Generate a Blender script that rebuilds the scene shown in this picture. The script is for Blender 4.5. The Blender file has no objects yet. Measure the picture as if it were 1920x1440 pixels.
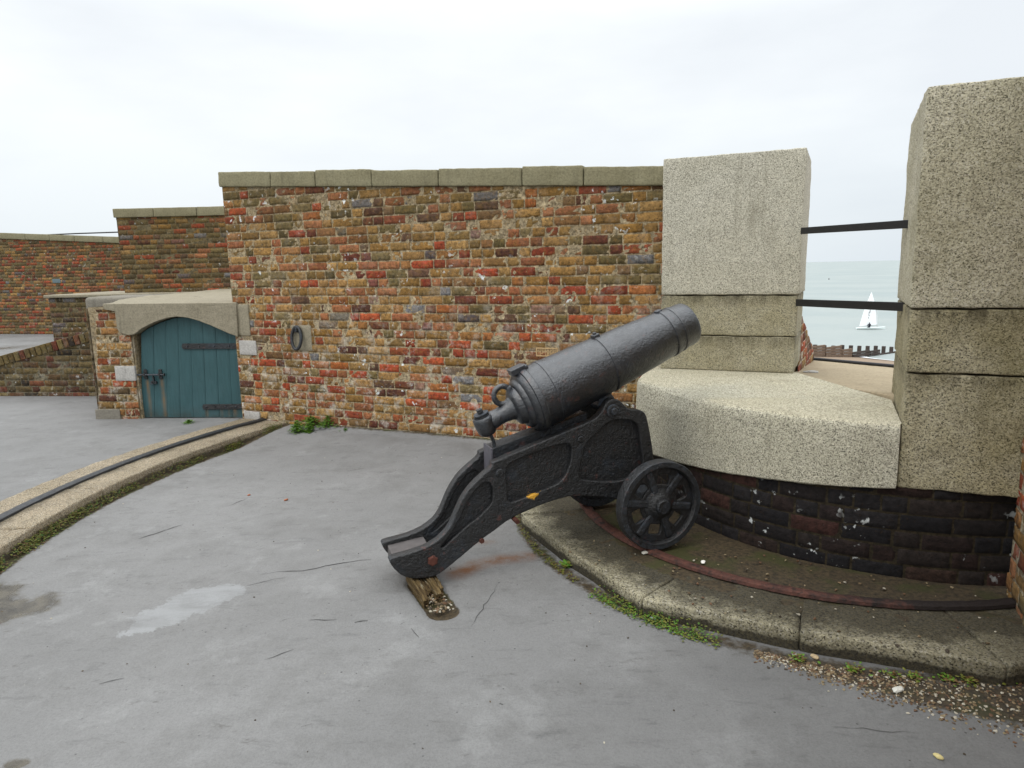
import bpy, bmesh, math, random
import numpy as np
from mathutils import Vector, Matrix, noise
random.seed(7)
R = math.radians
S = bpy.context.scene
COL = S.collection

# ------------------------------------------------------------------ camera
cam_d = bpy.data.cameras.new("camera"); cam = bpy.data.objects.new("camera", cam_d); COL.objects.link(cam)
H = 1.45
pitch = math.atan((720-502.0)*math.cos(R(1.15))/1260.0); roll = R(1.15)
F = Vector((0, math.cos(pitch), -math.sin(pitch))); hx = Vector((1, 0, 0)); ux = Vector((0, math.sin(pitch), math.cos(pitch)))
Rt = math.cos(roll)*hx - math.sin(roll)*ux; Up = math.sin(roll)*hx + math.cos(roll)*ux
m = Matrix((Rt, Up, -F)).transposed().to_4x4(); m.translation = Vector((0, 0, H))
cam.matrix_world = m
cam_d.sensor_width = 36; cam_d.lens = 36*1260/1920; cam_d.clip_start = .05; cam_d.clip_end = 60000
S.camera = cam
S.render.resolution_x = 1024; S.render.resolution_y = 768

# ------------------------------------------------------------------ world, sun, exposure
SUN_EL, SUN_AZ = 52, 235      # azimuth clockwise from +Y: behind the camera, to its left
w = bpy.data.worlds.new("World"); S.world = w; w.use_nodes = True
nt = w.node_tree; nt.nodes.clear()
out = nt.nodes.new('ShaderNodeOutputWorld'); bg = nt.nodes.new('ShaderNodeBackground')
sky = nt.nodes.new('ShaderNodeTexSky'); sky.sky_type = 'NISHITA'; sky.sun_disc = False
sky.sun_elevation = R(SUN_EL); sky.sun_rotation = R(SUN_AZ); sky.dust_density = 4; sky.air_density = 1
tc = nt.nodes.new('ShaderNodeTexCoord'); mp = nt.nodes.new('ShaderNodeMapping'); mp.inputs['Scale'].default_value = (1, 1, 3.2)
mp.inputs['Location'].default_value = (.35, .1, .55)
n1 = nt.nodes.new('ShaderNodeTexNoise'); n1.inputs['Scale'].default_value = 1.5; n1.inputs['Detail'].default_value = 6; n1.inputs['Roughness'].default_value = .5
rp = nt.nodes.new('ShaderNodeValToRGB')
rp.color_ramp.elements[0].position = .36; rp.color_ramp.elements[0].color = (7.0, 7.35, 7.7, 1)
rp.color_ramp.elements[1].position = .60; rp.color_ramp.elements[1].color = (8.3, 8.6, 8.75, 1)
sx = nt.nodes.new('ShaderNodeSeparateXYZ'); hr = nt.nodes.new('ShaderNodeMapRange')
hr.inputs['From Min'].default_value = -.02; hr.inputs['From Max'].default_value = .22; hr.inputs['To Min'].default_value = .6; hr.inputs['To Max'].default_value = 0
mh = nt.nodes.new('ShaderNodeMix'); mh.data_type = 'RGBA'; mh.inputs[7].default_value = (5.5, 6.25, 6.75, 1)
mx = nt.nodes.new('ShaderNodeMix'); mx.data_type = 'RGBA'; mx.inputs[0].default_value = .94
L = nt.links.new
L(tc.outputs['Generated'], mp.inputs[0]); L(mp.outputs[0], n1.inputs['Vector']); L(n1.outputs[0], rp.inputs[0])
L(tc.outputs['Generated'], sx.inputs[0]); L(sx.outputs[2], hr.inputs[0]); L(hr.outputs[0], mh.inputs[0]); L(rp.outputs[0], mh.inputs[6])
L(sky.outputs[0], mx.inputs[6]); L(mh.outputs[2], mx.inputs[7]); zg = nt.nodes.new('ShaderNodeMapRange'); zg.inputs['From Min'].default_value = .30; zg.inputs['From Max'].default_value = 1; zg.inputs['To Min'].default_value = 1; zg.inputs['To Max'].default_value = 2.8
zm = nt.nodes.new('ShaderNodeVectorMath'); zm.operation = 'SCALE'      # an overcast sky is brightest overhead
L(sx.outputs[2], zg.inputs[0]); L(mx.outputs[2], zm.inputs[0]); L(zg.outputs[0], zm.inputs[3]); L(zm.outputs[0], bg.inputs[0]); bg.inputs[1].default_value = .105
L(bg.outputs[0], out.inputs[0])
sd = bpy.data.lights.new("sun", 'SUN'); sd.energy = .5; sd.angle = R(28); sd.color = (1, .96, .9)
so = bpy.data.objects.new("sun", sd); COL.objects.link(so)
d = Vector((math.sin(R(SUN_AZ))*math.cos(R(SUN_EL)), math.cos(R(SUN_AZ))*math.cos(R(SUN_EL)), math.sin(R(SUN_EL))))
so.rotation_euler = d.to_track_quat('Z', 'Y').to_euler()
S.view_settings.view_transform = 'Standard'; S.view_settings.look = 'None'; S.view_settings.gamma = 1
S.view_settings.exposure = .28; S.view_settings.use_curve_mapping = False

# ------------------------------------------------------------------ material helpers
def lin(r, g, b): 
    f = lambda v: (v/255/12.92) if v/255 <= .04045 else ((v/255+.055)/1.055)**2.4
    return (f(r), f(g), f(b), 1)
ALB = dict(old_asphalt=.60, sea_water=.53, shingle=.7, foam=.8, granite=.84, granite_mossy=.86, granite_worn=.90, granite_kerb=.70, granite_kerb_wet=.64, coping_stone=.88, aged_concrete=.78,
           grey_render=.8, buff_concrete=.68, pale_stone=.85, old_brick=.96, weathered_brick=.92, dark_damp_brick=.8, blue_door_paint=.74, leaf_green=.75, moss_olive=.65, moss_brown=.65, leaf_dark=.75,
           grit_a=.7, grit_b=.7, grit_c=.7, grit_d=.7, grit_e=.7, grit_f=.7, stone_chip=.75, rotten_wood=.55, rusty_rail=.75, groyne_timber=.75, groyne_timber_wet=.75, worn_primer_iron=.6, crack_shadow=.6, rusty_iron=.85)
class M:
    def __init__(s, name, rough=.8, spec=.3, metal=0):
        s.m = bpy.data.materials.new(name); s.m.use_nodes = True; s.t = s.m.node_tree; s.b = s.t.nodes['Principled BSDF']
        s.b.inputs['Roughness'].default_value = rough; s.b.inputs['Specular IOR Level'].default_value = spec; s.b.inputs['Metallic'].default_value = metal
        s.geo = s.t.nodes.new('ShaderNodeTexCoord').outputs['Object']; s.bump_last = None
    def n(s, t, **k):
        x = s.t.nodes.new(t)
        for a, v in k.items(): setattr(x, a, v)
        return x
    def L(s, a, b): s.t.links.new(a, b)
    def S(s, sock, v):
        if isinstance(v, bpy.types.NodeSocket): s.L(v, sock)
        elif v is not None: sock.default_value = v
    def world(s): s.geo = s.n('ShaderNodeNewGeometry').outputs['Position']; return s
    def vec(s, scale, loc=(0, 0, 0), rot=(0, 0, 0)):
        x = s.n('ShaderNodeMapping'); s.L(s.geo, x.inputs[0]); x.inputs['Scale'].default_value = scale; x.inputs['Location'].default_value = loc; x.inputs['Rotation'].default_value = rot; return x.outputs[0]
    def noise(s, scale, detail=4, rough=.55, v=None, dist=0):
        x = s.n('ShaderNodeTexNoise'); x.inputs['Scale'].default_value = scale; x.inputs['Detail'].default_value = detail; x.inputs['Roughness'].default_value = rough; x.inputs['Distortion'].default_value = dist
        s.L(v or s.geo, x.inputs['Vector']); return x.outputs[0]
    def voro(s, scale, out='Distance', v=None, feature='F1', rnd=1):
        x = s.n('ShaderNodeTexVoronoi', feature=feature); x.inputs['Scale'].default_value = scale; x.inputs['Randomness'].default_value = rnd; s.L(v or s.geo, x.inputs['Vector']); return x.outputs[out]
    def ramp(s, f, stops):
        x = s.n('ShaderNodeValToRGB'); e = x.color_ramp.elements
        while len(e) < len(stops): e.new(.5)
        for i, (p, c) in enumerate(stops):
            e[i].position = p; e[i].color = c if isinstance(c, tuple) else (c, c, c, 1)
        s.L(f, x.inputs[0]); return x.outputs[0]
    def mr(s, f, a, b, c=0, d=1):
        x = s.n('ShaderNodeMapRange'); s.S(x.inputs[0], f)
        for i, v in enumerate((a, b, c, d)): x.inputs[i+1].default_value = v
        return x.outputs[0]
    def math(s, op, a, b=0, c=None):
        x = s.n('ShaderNodeMath', operation=op); s.S(x.inputs[0], a); s.S(x.inputs[1], b)
        if c is not None: s.S(x.inputs[2], c)
        return x.outputs[0]
    def mix(s, f, a, b, mode='MIX'):
        x = s.n('ShaderNodeMix', data_type='RGBA', blend_type=mode); s.S(x.inputs[0], f); s.S(x.inputs[6], a); s.S(x.inputs[7], b); return x.outputs[2]
    def attr(s, name): 
        x = s.n('ShaderNodeAttribute'); x.attribute_name = name; return x
    def base(s, c):
        k = ALB.get(s.m.name, 1)      # how light each material is
        if k != 1: c = s.mix(1, c, (k, k, k, 1), 'MULTIPLY')
        s.S(s.b.inputs['Base Color'], c); return s
    def rough(s, c): s.S(s.b.inputs['Roughness'], c); return s
    def bump(s, h, dist=.01, strength=1):
        x = s.n('ShaderNodeBump'); x.inputs['Distance'].default_value = dist; x.inputs['Strength'].default_value = strength
        s.S(x.inputs['Height'], h)
        if s.bump_last: s.L(s.bump_last, x.inputs['Normal'])
        s.bump_last = x.outputs[0]; s.L(s.bump_last, s.b.inputs['Normal']); return s

# brick: colour comes from each brick's own 'col' attribute
def brick_mat(name, lichen=.0, dirt=.0, chalk=.0, hue=.45):
    q = M(name, .88, .25).world()
    a = q.attr('col'); c = a.outputs['Color']
    n = q.noise(34, 6, .68); c = q.mix(1, c, q.ramp(n, [(.28, .30), (.5, 1.0), (.70, 1.55)]), 'MULTIPLY')
    if hue:
        hu = q.noise(26, 5, .65); c = q.mix(q.mr(hu, .50, .66, 0, hue), c, lin(138, 104, 52)); c = q.mix(q.mr(hu, .44, .34, 0, hue*.8), c, lin(78, 62, 36))
        c = q.mix(q.math('MULTIPLY', q.mr(q.noise(17, 7, .75), .64, .70), hue*1.1), c, lin(176, 166, 144))
    c = q.mix(q.mr(q.noise(70, 4, .65), .58, .66, 0, .75), c, lin(46, 34, 26))
    if chalk:
        z = q.n('ShaderNodeSeparateXYZ'); q.L(q.geo, z.inputs[0])
        low = q.mr(z.outputs[2], .1, 1.5, 1, .12)
        st_ = q.math('MULTIPLY', q.mr(q.math('ADD', z.outputs[2], q.mr(q.noise(1, 5, .7, q.vec((3, 3, .8))), 0, 1, -.55, .55)), 1.55, 2.15), q.mr(q.noise(8, 5, .7), .35, .6, .4, 1))
        c = q.mix(q.math('MULTIPLY', st_, .55), c, q.mix(.55, c, lin(84, 68, 36)))
        k = q.math('MULTIPLY', q.mr(q.noise(7, 8, .78), .52, .64), low); c = q.mix(q.math('MULTIPLY', k, chalk), c, lin(205, 198, 186))
    if dirt:
        c = q.mix(q.math('MULTIPLY', q.mr(q.noise(1.6, 6, .7), .42, .66), dirt), c, lin(70, 62, 44))
    if lichen:
        msk = q.mr(q.noise(2.4, 4, .6), .50, .60)
        sp = q.math('MULTIPLY', q.mr(q.math('ADD', q.noise(19, 2, .5), q.mr(q.noise(90, 3, .7), 0, 1, -.12, .12)), .665, .69), msk)
        c = q.mix(q.math('MULTIPLY', sp, lichen), c, lin(222, 226, 224))
    q.base(c); q.bump(n, .012, .8); q.bump(q.noise(130, 3, .6), .003, .8)
    return q.m

def granite_mat(name, tone=(168, 158, 132), dark=(78, 74, 62), algae=0.25, wet=0.0, cell=150, zstain=False, top=False):
    q = M(name, .82, .35).world()
    warp = q.noise(60, 3); 
    v = q.n('ShaderNodeVectorMath', operation='ADD'); q.L(q.geo, v.inputs[0])
    sc = q.n('ShaderNodeVectorMath', operation='SCALE'); q.L(q.t.nodes.new('ShaderNodeTexNoise').outputs['Color'], sc.inputs[0]); sc.inputs[3].default_value = .01; q.L(sc.outputs[0], v.inputs[1])
    cc = q.voro(cell, 'Color', v.outputs[0]); big = q.noise(.9, 4, .6); sep = q.n('ShaderNodeSeparateColor'); q.L(cc, sep.inputs[0])
    n1 = q.noise(95, 5, .75)
    c = q.ramp(sep.outputs[0], [(0, lin(*dark)), (.14, lin(*[int(t*.78) for t in tone])), (.45, lin(*tone)), (.8, lin(*[min(255, int(t*1.13)) for t in tone])), (1, lin(212, 206, 190))])
    c = q.mix(1, c, q.ramp(n1, [(.3, .62), (.5, 1.), (.72, 1.25)]), 'MULTIPLY')
    c = q.mix(q.mr(q.noise(2.3, 5, .65), .4, .7, 0, algae), c, lin(118, 110, 62), 'MIX')
    c = q.mix(q.mr(q.noise(5, 6, .7), .56, .75, 0, .35), c, lin(100, 92, 74))
    c = q.mix(q.mr(big, .4, .62, 0, .28), c, q.mix(1, c, (.70, .66, .54, 1), 'MULTIPLY'))
    c = q.mix(q.mr(q.noise(1, 6, .7, q.vec((9, 9, 1.1))), .56, .70, 0, .26), c, lin(112, 104, 84))
    if top:
        zz = q.n('ShaderNodeSeparateXYZ'); q.L(q.geo, zz.inputs[0]); c = q.mix(q.mr(zz.outputs[2], .712, .720), c, q.mix(1, c, (1.04, 1.02, .98, 1), 'MULTIPLY'))
    if wet:
        pz = q.n('ShaderNodeVectorMath', operation='DISTANCE'); q.L(q.vec((1, 1, 0)), pz.inputs[0]); pz.inputs[1].default_value = (1.88, 4.08, 0)
        rad = q.mr(q.math('ADD', pz.outputs['Value'], q.mr(q.noise(9, 7, .75), 0, 1, -.24, .24)), 1.66, 1.84, .95, .08) if wet > .5 else q.mr(q.noise(3.2, 6, .68), .40, .66)
        sepx = q.n('ShaderNodeSeparateXYZ'); q.L(q.geo, sepx.inputs[0]); far_ = q.mr(sepx.outputs[0], 1.1, 2.0, 0, .85) if wet > .5 else 0
        if wet < .5:
            ring = q.mr(q.math('ABSOLUTE', q.math('SUBTRACT', q.math('ADD', pz.outputs['Value'], q.mr(q.noise(7, 7, .75), 0, 1, -.14, .14)), 5.0)), .10, .03); rad = q.math('MAXIMUM', q.math('MULTIPLY', rad, .3), q.math('MULTIPLY', ring, .8))
        foot = q.mr(q.math('ADD', sepx.outputs[2], q.mr(q.noise(14, 5, .7), 0, 1, -.03, .03)), -.03, -.055)
        c = q.mix(q.math('MULTIPLY', q.math('MAXIMUM', q.math('MAXIMUM', rad, far_), foot), max(wet, .8)), c, q.mix(q.mr(q.noise(80, 4, .7), .45, .70), lin(34, 29, 20), lin(82, 72, 48)))
    if zstain:   # dirt washed down from the joints between the courses
        z = q.n('ShaderNodeSeparateXYZ'); q.L(q.geo, z.inputs[0])
        streak = q.noise(1, 5, .7, q.vec((16, 16, 2.4)))
        for zj in (1.24, .96):
            k = q.math('MULTIPLY', q.mr(z.outputs[2], zj-.09, zj-.004, 0, 1), q.mr(z.outputs[2], zj-.003, zj+.002, 1, 0))
            c = q.mix(q.math('MULTIPLY', k, q.mr(streak, .38, .62, .1, .85)), c, lin(66, 58, 38))
        low = q.math('MULTIPLY', q.mr(z.outputs[2], 1.238, 1.242, 1, 0), q.mr(q.noise(4, 6, .7), .3, .6, .35, .8))
        c = q.mix(low, c, q.mix(1, c, (.62, .58, .42, 1), 'MULTIPLY'))
    q.base(c); q.bump(q.noise(60, 6, .7), .010, .6); q.bump(sep.outputs[1], .002, .6)
    return q.m

def concrete_mat(name, c1, c2, sc=6, bumpd=.006):
    q = M(name, .88, .25).world()
    n = q.noise(sc, 8, .68); c = q.mix(n, lin(*c1), lin(*c2)); c = q.mix(1, c, q.ramp(q.noise(60, 4, .7), [(.3, .72), (.5, 1.), (.7, 1.2)]), 'MULTIPLY')
    c = q.mix(q.mr(q.noise(1, 5, .7, q.vec((14, 14, 1.5))), .55, .75, 0, .4), c, lin(84, 80, 66))
    q.base(c); q.bump(q.noise(70, 5, .7), bumpd, .8); return q.m

def iron_mat(name, rust=.25, lichen=None, dark=(16, 17, 20), rgh=.42, coarse=1.0, coat=.35):
    q = M(name, rgh, .55)
    n = q.noise(9, 6, .65); c = q.mix(q.mr(n, .35, .7), lin(*dark), lin(*[int(v*1.9) for v in dark])); c = q.mix(q.mr(q.noise(4.5, 6, .7), .54, .68, 0, .55), c, lin(30, 42, 54))
    r = q.math('MULTIPLY', q.mr(q.noise(21, 6, .7), .60, .68), rust)
    c = q.mix(r, c, lin(98, 50, 38))
    c = q.mix(q.mr(q.noise(70, 3, .6), .66, .74, 0, rust), c, lin(88, 55, 44))
    if lichen:
        for p, rad in lichen:
            dd = q.n('ShaderNodeVectorMath', operation='DISTANCE'); q.L(q.geo, dd.inputs[0]); dd.inputs[1].default_value = p
            k = q.mr(q.math('ADD', dd.outputs['Value'], q.mr(q.noise(55, 4, .7), 0, 1, -.035, .035)), rad*.8, rad, 1, 0)
            c = q.mix(k, c, lin(205, 150, 30))
    pt = q.n('ShaderNodeNewGeometry').outputs['Pointiness']
    c = q.mix(q.math('MULTIPLY', q.mr(pt, .55, .66), q.mr(q.noise(40, 4, .7), .42, .6, .1, .75)), c, lin(84, 96, 110))
    q.base(c); q.rough(q.mr(q.noise(30, 4, .6), .3, .7, rgh-.1, rgh+.22))
    q.b.inputs['Specular IOR Level'].default_value = .6; q.b.inputs['Coat Weight'].default_value = coat; q.b.inputs['Coat IOR'].default_value = 2.0; q.b.inputs['Coat Roughness'].default_value = .33; q.bump(q.noise(22, 5, .6), .006*coarse, .7); q.bump(q.noise(75, 4, .65), .0055*coarse, .9); q.bump(q.noise(190, 2, .5), .002*coarse, .8); q.L(q.bump_last, q.b.inputs['Coat Normal'])
    return q.m

def plain(name, c, rough=.7, spec=.3, var=.25, sc=30, b=.002):
    q = M(name, rough, spec); n = q.noise(sc, 5, .65);
    q.base(q.mix(1, lin(*c), q.ramp(n, [(.25, 1-var), (.75, 1+var)]), 'MULTIPLY')); q.bump(n, b, .7); return q.m

MAT = {}
MAT['brick_main'] = brick_mat('old_brick', .9, .22, .7)
MAT['brick_far'] = brick_mat('weathered_brick', .35, .5, .2)
MAT['brick_dark'] = brick_mat('dark_damp_brick', .8, .0, 0, 0)
MAT['granite'] = granite_mat('granite', (204, 199, 182), (96, 92, 82), algae=.14, zstain=True, cell=290)
MAT['granite_sill'] = granite_mat('granite_worn', (190, 185, 166), (88, 86, 76), algae=.12, cell=230, top=True)
MAT['granite_damp'] = granite_mat('granite_mossy', (190, 183, 160), (80, 76, 64), algae=.42, zstain=True, cell=210)
MAT['kerb'] = granite_mat('granite_kerb', (176, 160, 134), (92, 82, 68), algae=.15, wet=.49, cell=230)
MAT['kerb_wet'] = granite_mat('granite_kerb_wet', (186, 178, 150), (48, 42, 32), algae=.2, wet=.92, cell=170)
MAT['coping'] = concrete_mat('coping_stone', (158, 152, 124), (112, 104, 76), 4)
MAT['concrete'] = concrete_mat('aged_concrete', (178, 168, 146), (132, 124, 104), 5)
MAT['render'] = concrete_mat('grey_render', (152, 146, 134), (122, 116, 104), 4)
MAT['apron'] = concrete_mat('buff_concrete', (204, 186, 156), (172, 156, 126), 3)
MAT['pale'] = concrete_mat('pale_stone', (196, 192, 186), (176, 172, 166), 6)
MAT['iron'] = iron_mat('painted_iron', .35, None, (6, 6, 7), .5, 1.35, .12)
MAT['iron_near'] = iron_mat('painted_iron_with_lichen', .4, [((-.06, -.135, .315), .03), ((-.02, -.135, .335), .012)], (6, 6, 7), .5, 1.35, .12)
MAT['barrel'] = iron_mat('barrel_iron', .35, None, (11, 13, 17), .34, .7, .42)
MAT['rust'] = plain('rusty_iron', (92, 54, 44), .75, .3, .5, 12, .004)
q = M('rusty_rail', .7, .35).world(); sx_ = q.n('ShaderNodeSeparateXYZ'); q.L(q.geo, sx_.inputs[0])
c = q.mix(q.mr(q.noise(40, 5, .7), .35, .65), lin(66, 40, 33), lin(104, 64, 52))
c = q.mix(q.mr(q.math('ADD', sx_.outputs[0], q.mr(q.noise(9, 6, .7), 0, 1, -.9, .9)), 1.25, 1.6), c, lin(36, 28, 26)); c = q.mix(q.mr(q.noise(16, 6, .7), .54, .62, 0, .9), c, lin(40, 32, 28))
q.base(c); q.bump(q.noise(60, 5, .7), .005, .9); MAT['rail_rust'] = q.m
MAT['rail_black'] = iron_mat('black_rail_paint', .1, None, (18, 19, 21), .5, 1, .08)
MAT['blackbar'] = plain('black_painted_bar', (22, 22, 24), .5, .4)
MAT['terracotta'] = plain('terracotta', (190, 160, 118))
MAT['darkhole'] = plain('hole_shade', (18, 16, 14), .95, .1)  # near black colour painting the shade inside the air brick holes

# ------------------------------------------------------------------ object helpers
def tag(o, label=None, cat=None, group=None, kind=None):
    if label: o['label'] = label
    if cat: o['category'] = cat
    if group: o['group'] = group
    if kind: o['kind'] = kind
    return o
def empty(name, loc, rz=0):
    o = bpy.data.objects.new(name, None); COL.objects.link(o); o.location = loc; o.rotation_euler = (0, 0, rz); o.empty_display_size = .2; return o
def obj(name, bm, mats, parent=None, smooth=False, local=True):
    """local=True: the bmesh is in the parent's frame.  local=False: world coordinates."""
    me = bpy.data.meshes.new(name)
    if not local and parent is not None:
        mw = Matrix(); p_ = parent
        while p_ is not None: mw = (Matrix.Translation(p_.location) @ p_.rotation_euler.to_matrix().to_4x4()) @ mw; p_ = p_.parent
        bm.transform(mw.inverted())
    bm.to_mesh(me); bm.free()
    for mm in (mats if isinstance(mats, (list, tuple)) else [mats]): me.materials.append(mm)
    if smooth: me.shade_smooth(); me.set_sharp_from_angle(angle=R(38))
    o = bpy.data.objects.new(name, me); COL.objects.link(o)
    if parent is not None: o.parent = parent
    return o
def bx(bm, x0, x1, y0, y1, z0, z1, bev=0, M4=None, mi=0):
    vs = [bm.verts.new((x, y, z)) for x in (x0, x1) for y in (y0, y1) for z in (z0, z1)]
    fs = [(0, 1, 3, 2), (4, 6, 7, 5), (0, 4, 5, 1), (2, 3, 7, 6), (0, 2, 6, 4), (1, 5, 7, 3)]
    ff = [bm.faces.new([vs[i] for i in f]) for f in fs]
    for f in ff: f.material_index = mi
    if bev: 
        r = bmesh.ops.bevel(bm, geom=list({e for f in ff for e in f.edges}), offset=bev, segments=2, affect='EDGES', profile=.5)
        vs = list({v for v in vs if v.is_valid} | {v for f in r['faces'] for v in f.verts})
    if M4 is not None:
        for v in vs:
            if v.is_valid: v.co = M4 @ v.co
    return vs
def prism(bm, poly, z0, z1, bev=0):
    zf0 = z0 if callable(z0) else (lambda x, y: z0); zf1 = z1 if callable(z1) else (lambda x, y: z1)
    a = [bm.verts.new((x, y, zf0(x, y))) for x, y in poly]; b = [bm.verts.new((x, y, zf1(x, y))) for x, y in poly]
    n = len(poly); fs = [bm.faces.new(a[::-1]), bm.faces.new(b)]
    for i in range(n): fs.append(bm.faces.new((a[i], a[(i+1) % n], b[(i+1) % n], b[i])))
    bmesh.ops.recalc_face_normals(bm, faces=fs)
    if bev: bmesh.ops.bevel(bm, geom=list({e for f in fs for e in f.edges}), offset=bev, segments=3, affect='EDGES', profile=.5)
def densify(bm, L_, maxit=9):
    bmesh.ops.triangulate(bm, faces=[f for f in bm.faces if len(f.verts) > 4])
    for _ in range(maxit):
        es = [e for e in bm.edges if e.calc_length() > L_]
        if not es: break
        bmesh.ops.subdivide_edges(bm, edges=es, cuts=1, use_grid_fill=True)
        bmesh.ops.triangulate(bm, faces=[f for f in bm.faces if len(f.verts) > 4])
def roughen(bm, amp, sc, amp2=0, sc2=30, seed=0):
    bm.normal_update()
    off = Vector((seed*7.3, seed*3.1, seed))
    mv = []
    for v in bm.verts:
        d = noise.fractal(v.co*sc+off, .9, 2, 4)*amp
        if amp2: d += noise.noise(v.co*sc2+off)*amp2
        mv.append(v.co + v.normal*d)
    for v, c in zip(bm.verts, mv): v.co = c
def rock_block(name, poly, z0, z1, mat, parent=None, bev=.014, L_=.035, amp=.006, seed=0, local=False, smooth=True):
    bm = bmesh.new(); prism(bm, poly, z0, z1, bev); densify(bm, L_); roughen(bm, amp, 7, amp*.45, 32, seed)
    bmesh.ops.recalc_face_normals(bm, faces=bm.faces[:])
    return obj(name, bm, mat, parent, smooth, local)
def tube(bm, pts, r, seg=10, cap=True, mi=0):
    pts = [Vector(p) for p in pts]; rings = []
    up = Vector((0, 0, 1))
    for i, p in enumerate(pts):
        t = (pts[min(i+1, len(pts)-1)] - pts[max(i-1, 0)]).normalized()
        a = t.cross(up)
        if a.length < .05: a = t.cross(Vector((0, 1, 0)))
        a.normalize(); b = t.cross(a).normalized(); rr = r[i] if isinstance(r, (list, tuple)) else r
        rings.append([bm.verts.new(p + a*rr*math.cos(k*2*math.pi/seg) + b*rr*math.sin(k*2*math.pi/seg)) for k in range(seg)])
    for i in range(len(rings)-1):
        for k in range(seg): bm.faces.new((rings[i][k], rings[i][(k+1) % seg], rings[i+1][(k+1) % seg], rings[i+1][k])).material_index = mi
    if cap: bm.faces.new(rings[0][::-1]).material_index = mi; bm.faces.new(rings[-1]).material_index = mi
def lathe(bm, prof, seg=48, M4=Matrix()):
    """prof: (u, r) pairs, axis = local X"""
    rings = []
    for u, r in prof:
        if r < 1e-5: rings.append([bm.verts.new(M4 @ Vector((u, 0, 0)))])
        else: rings.append([bm.verts.new(M4 @ Vector((u, r*math.cos(k*2*math.pi/seg), r*math.sin(k*2*math.pi/seg)))) for k in range(seg)])
    for a, b in zip(rings, rings[1:]):
        for k in range(seg):
            k2 = (k+1) % seg
            if len(a) == 1 and len(b) == 1: continue
            if len(a) == 1: bm.faces.new((a[0], b[k], b[k2]))
            elif len(b) == 1: bm.faces.new((a[k], b[0], a[k2]))
            else: bm.faces.new((a[k], b[k], b[k2], a[k2]))
    bmesh.ops.recalc_face_normals(bm, faces=bm.faces[:])
def chaikin(p, it=1, closed=True):
    for _ in range(it):
        q = []; n = len(p)
        for i in range(n if closed else n-1):
            a, b = p[i], p[(i+1) % n]
            q += [(a[0]*.75+b[0]*.25, a[1]*.75+b[1]*.25), (a[0]*.25+b[0]*.75, a[1]*.25+b[1]*.75)]
        if not closed: q = [p[0]] + q + [p[-1]]
        p = q
    return p
def fill_shape(loops, half, bev=.004):
    """2-D outline with holes, extruded: returns a bmesh in XY with thickness along Z"""
    cu = bpy.data.curves.new('tmp', 'CURVE'); cu.dimensions = '2D'; cu.fill_mode = 'BOTH'
    for lp in loops:
        sp = cu.splines.new('POLY'); sp.points.add(len(lp)-1); sp.use_cyclic_u = True
        for i, (x, y) in enumerate(lp): sp.points[i].co = (x, y, 0, 1)
    cu.extrude = half-bev; cu.bevel_depth = bev; cu.bevel_resolution = 2; cu.offset = -bev
    o = bpy.data.objects.new('tmp', cu); COL.objects.link(o)
    dg = bpy.context.evaluated_depsgraph_get(); me = bpy.data.meshes.new_from_object(o.evaluated_get(dg))
    bm = bmesh.new(); bm.from_mesh(me); bpy.data.objects.remove(o); bpy.data.curves.remove(cu); bpy.data.meshes.remove(me)
    bmesh.ops.remove_doubles(bm, verts=bm.verts[:], dist=1e-5)
    return bm
def dup(root, **kw):
    def rec(o, par):
        c = o.copy(); COL.objects.link(c); c.parent = par
        for ch in list(o.children): rec(ch, c)
        return c
    return rec(root, root.parent)

# ------------------------------------------------------------------ bricks
PAL = dict(
    y=[lin(176, 142, 88), lin(160, 126, 70), lin(180, 146, 98), lin(148, 118, 66), lin(188, 156, 106), lin(156, 130, 86)],
    o=[lin(120, 110, 74), lin(132, 120, 84), lin(106, 96, 66), lin(138, 126, 94)],
    r=[lin(176, 84, 54), lin(156, 70, 48), lin(190, 100, 62), lin(150, 76, 56)],
    p=[lin(176, 124, 88), lin(166, 112, 82), lin(184, 134, 98), lin(158, 110, 80)],
    d=[lin(112, 60, 50), lin(92, 58, 50), lin(122, 78, 58), lin(104, 82, 70)],
    g=[lin(124, 122, 122), lin(138, 138, 138), lin(108, 98, 98)],
    k=[lin(34, 29, 28), lin(42, 35, 32), lin(28, 26, 28), lin(38, 35, 36), lin(48, 34, 30)],
    m=[lin(66, 42, 35), lin(78, 44, 35), lin(58, 42, 34)],
    v=[lin(100, 86, 58), lin(88, 78, 54), lin(110, 96, 66), lin(94, 78, 56)])
for k_, mul in dict(y=(.76, .65, .45), o=(.72, .64, .48), p=(.76, .58, .42), r=(.84, .60, .40), d=(.8, .66, .55), g=(.72, .7, .7), v=(.78, .72, .6)).items():
    PAL[k_] = [(c[0]*mul[0], c[1]*mul[1], c[2]*mul[2], 1) for c in PAL[k_]]
def pick(mixd):
    t = random.random()*sum(mixd.values())
    for k, v in mixd.items():
        t -= v
        if t <= 0: return random.choice(PAL[k])
    return PAL['y'][0]
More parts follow.
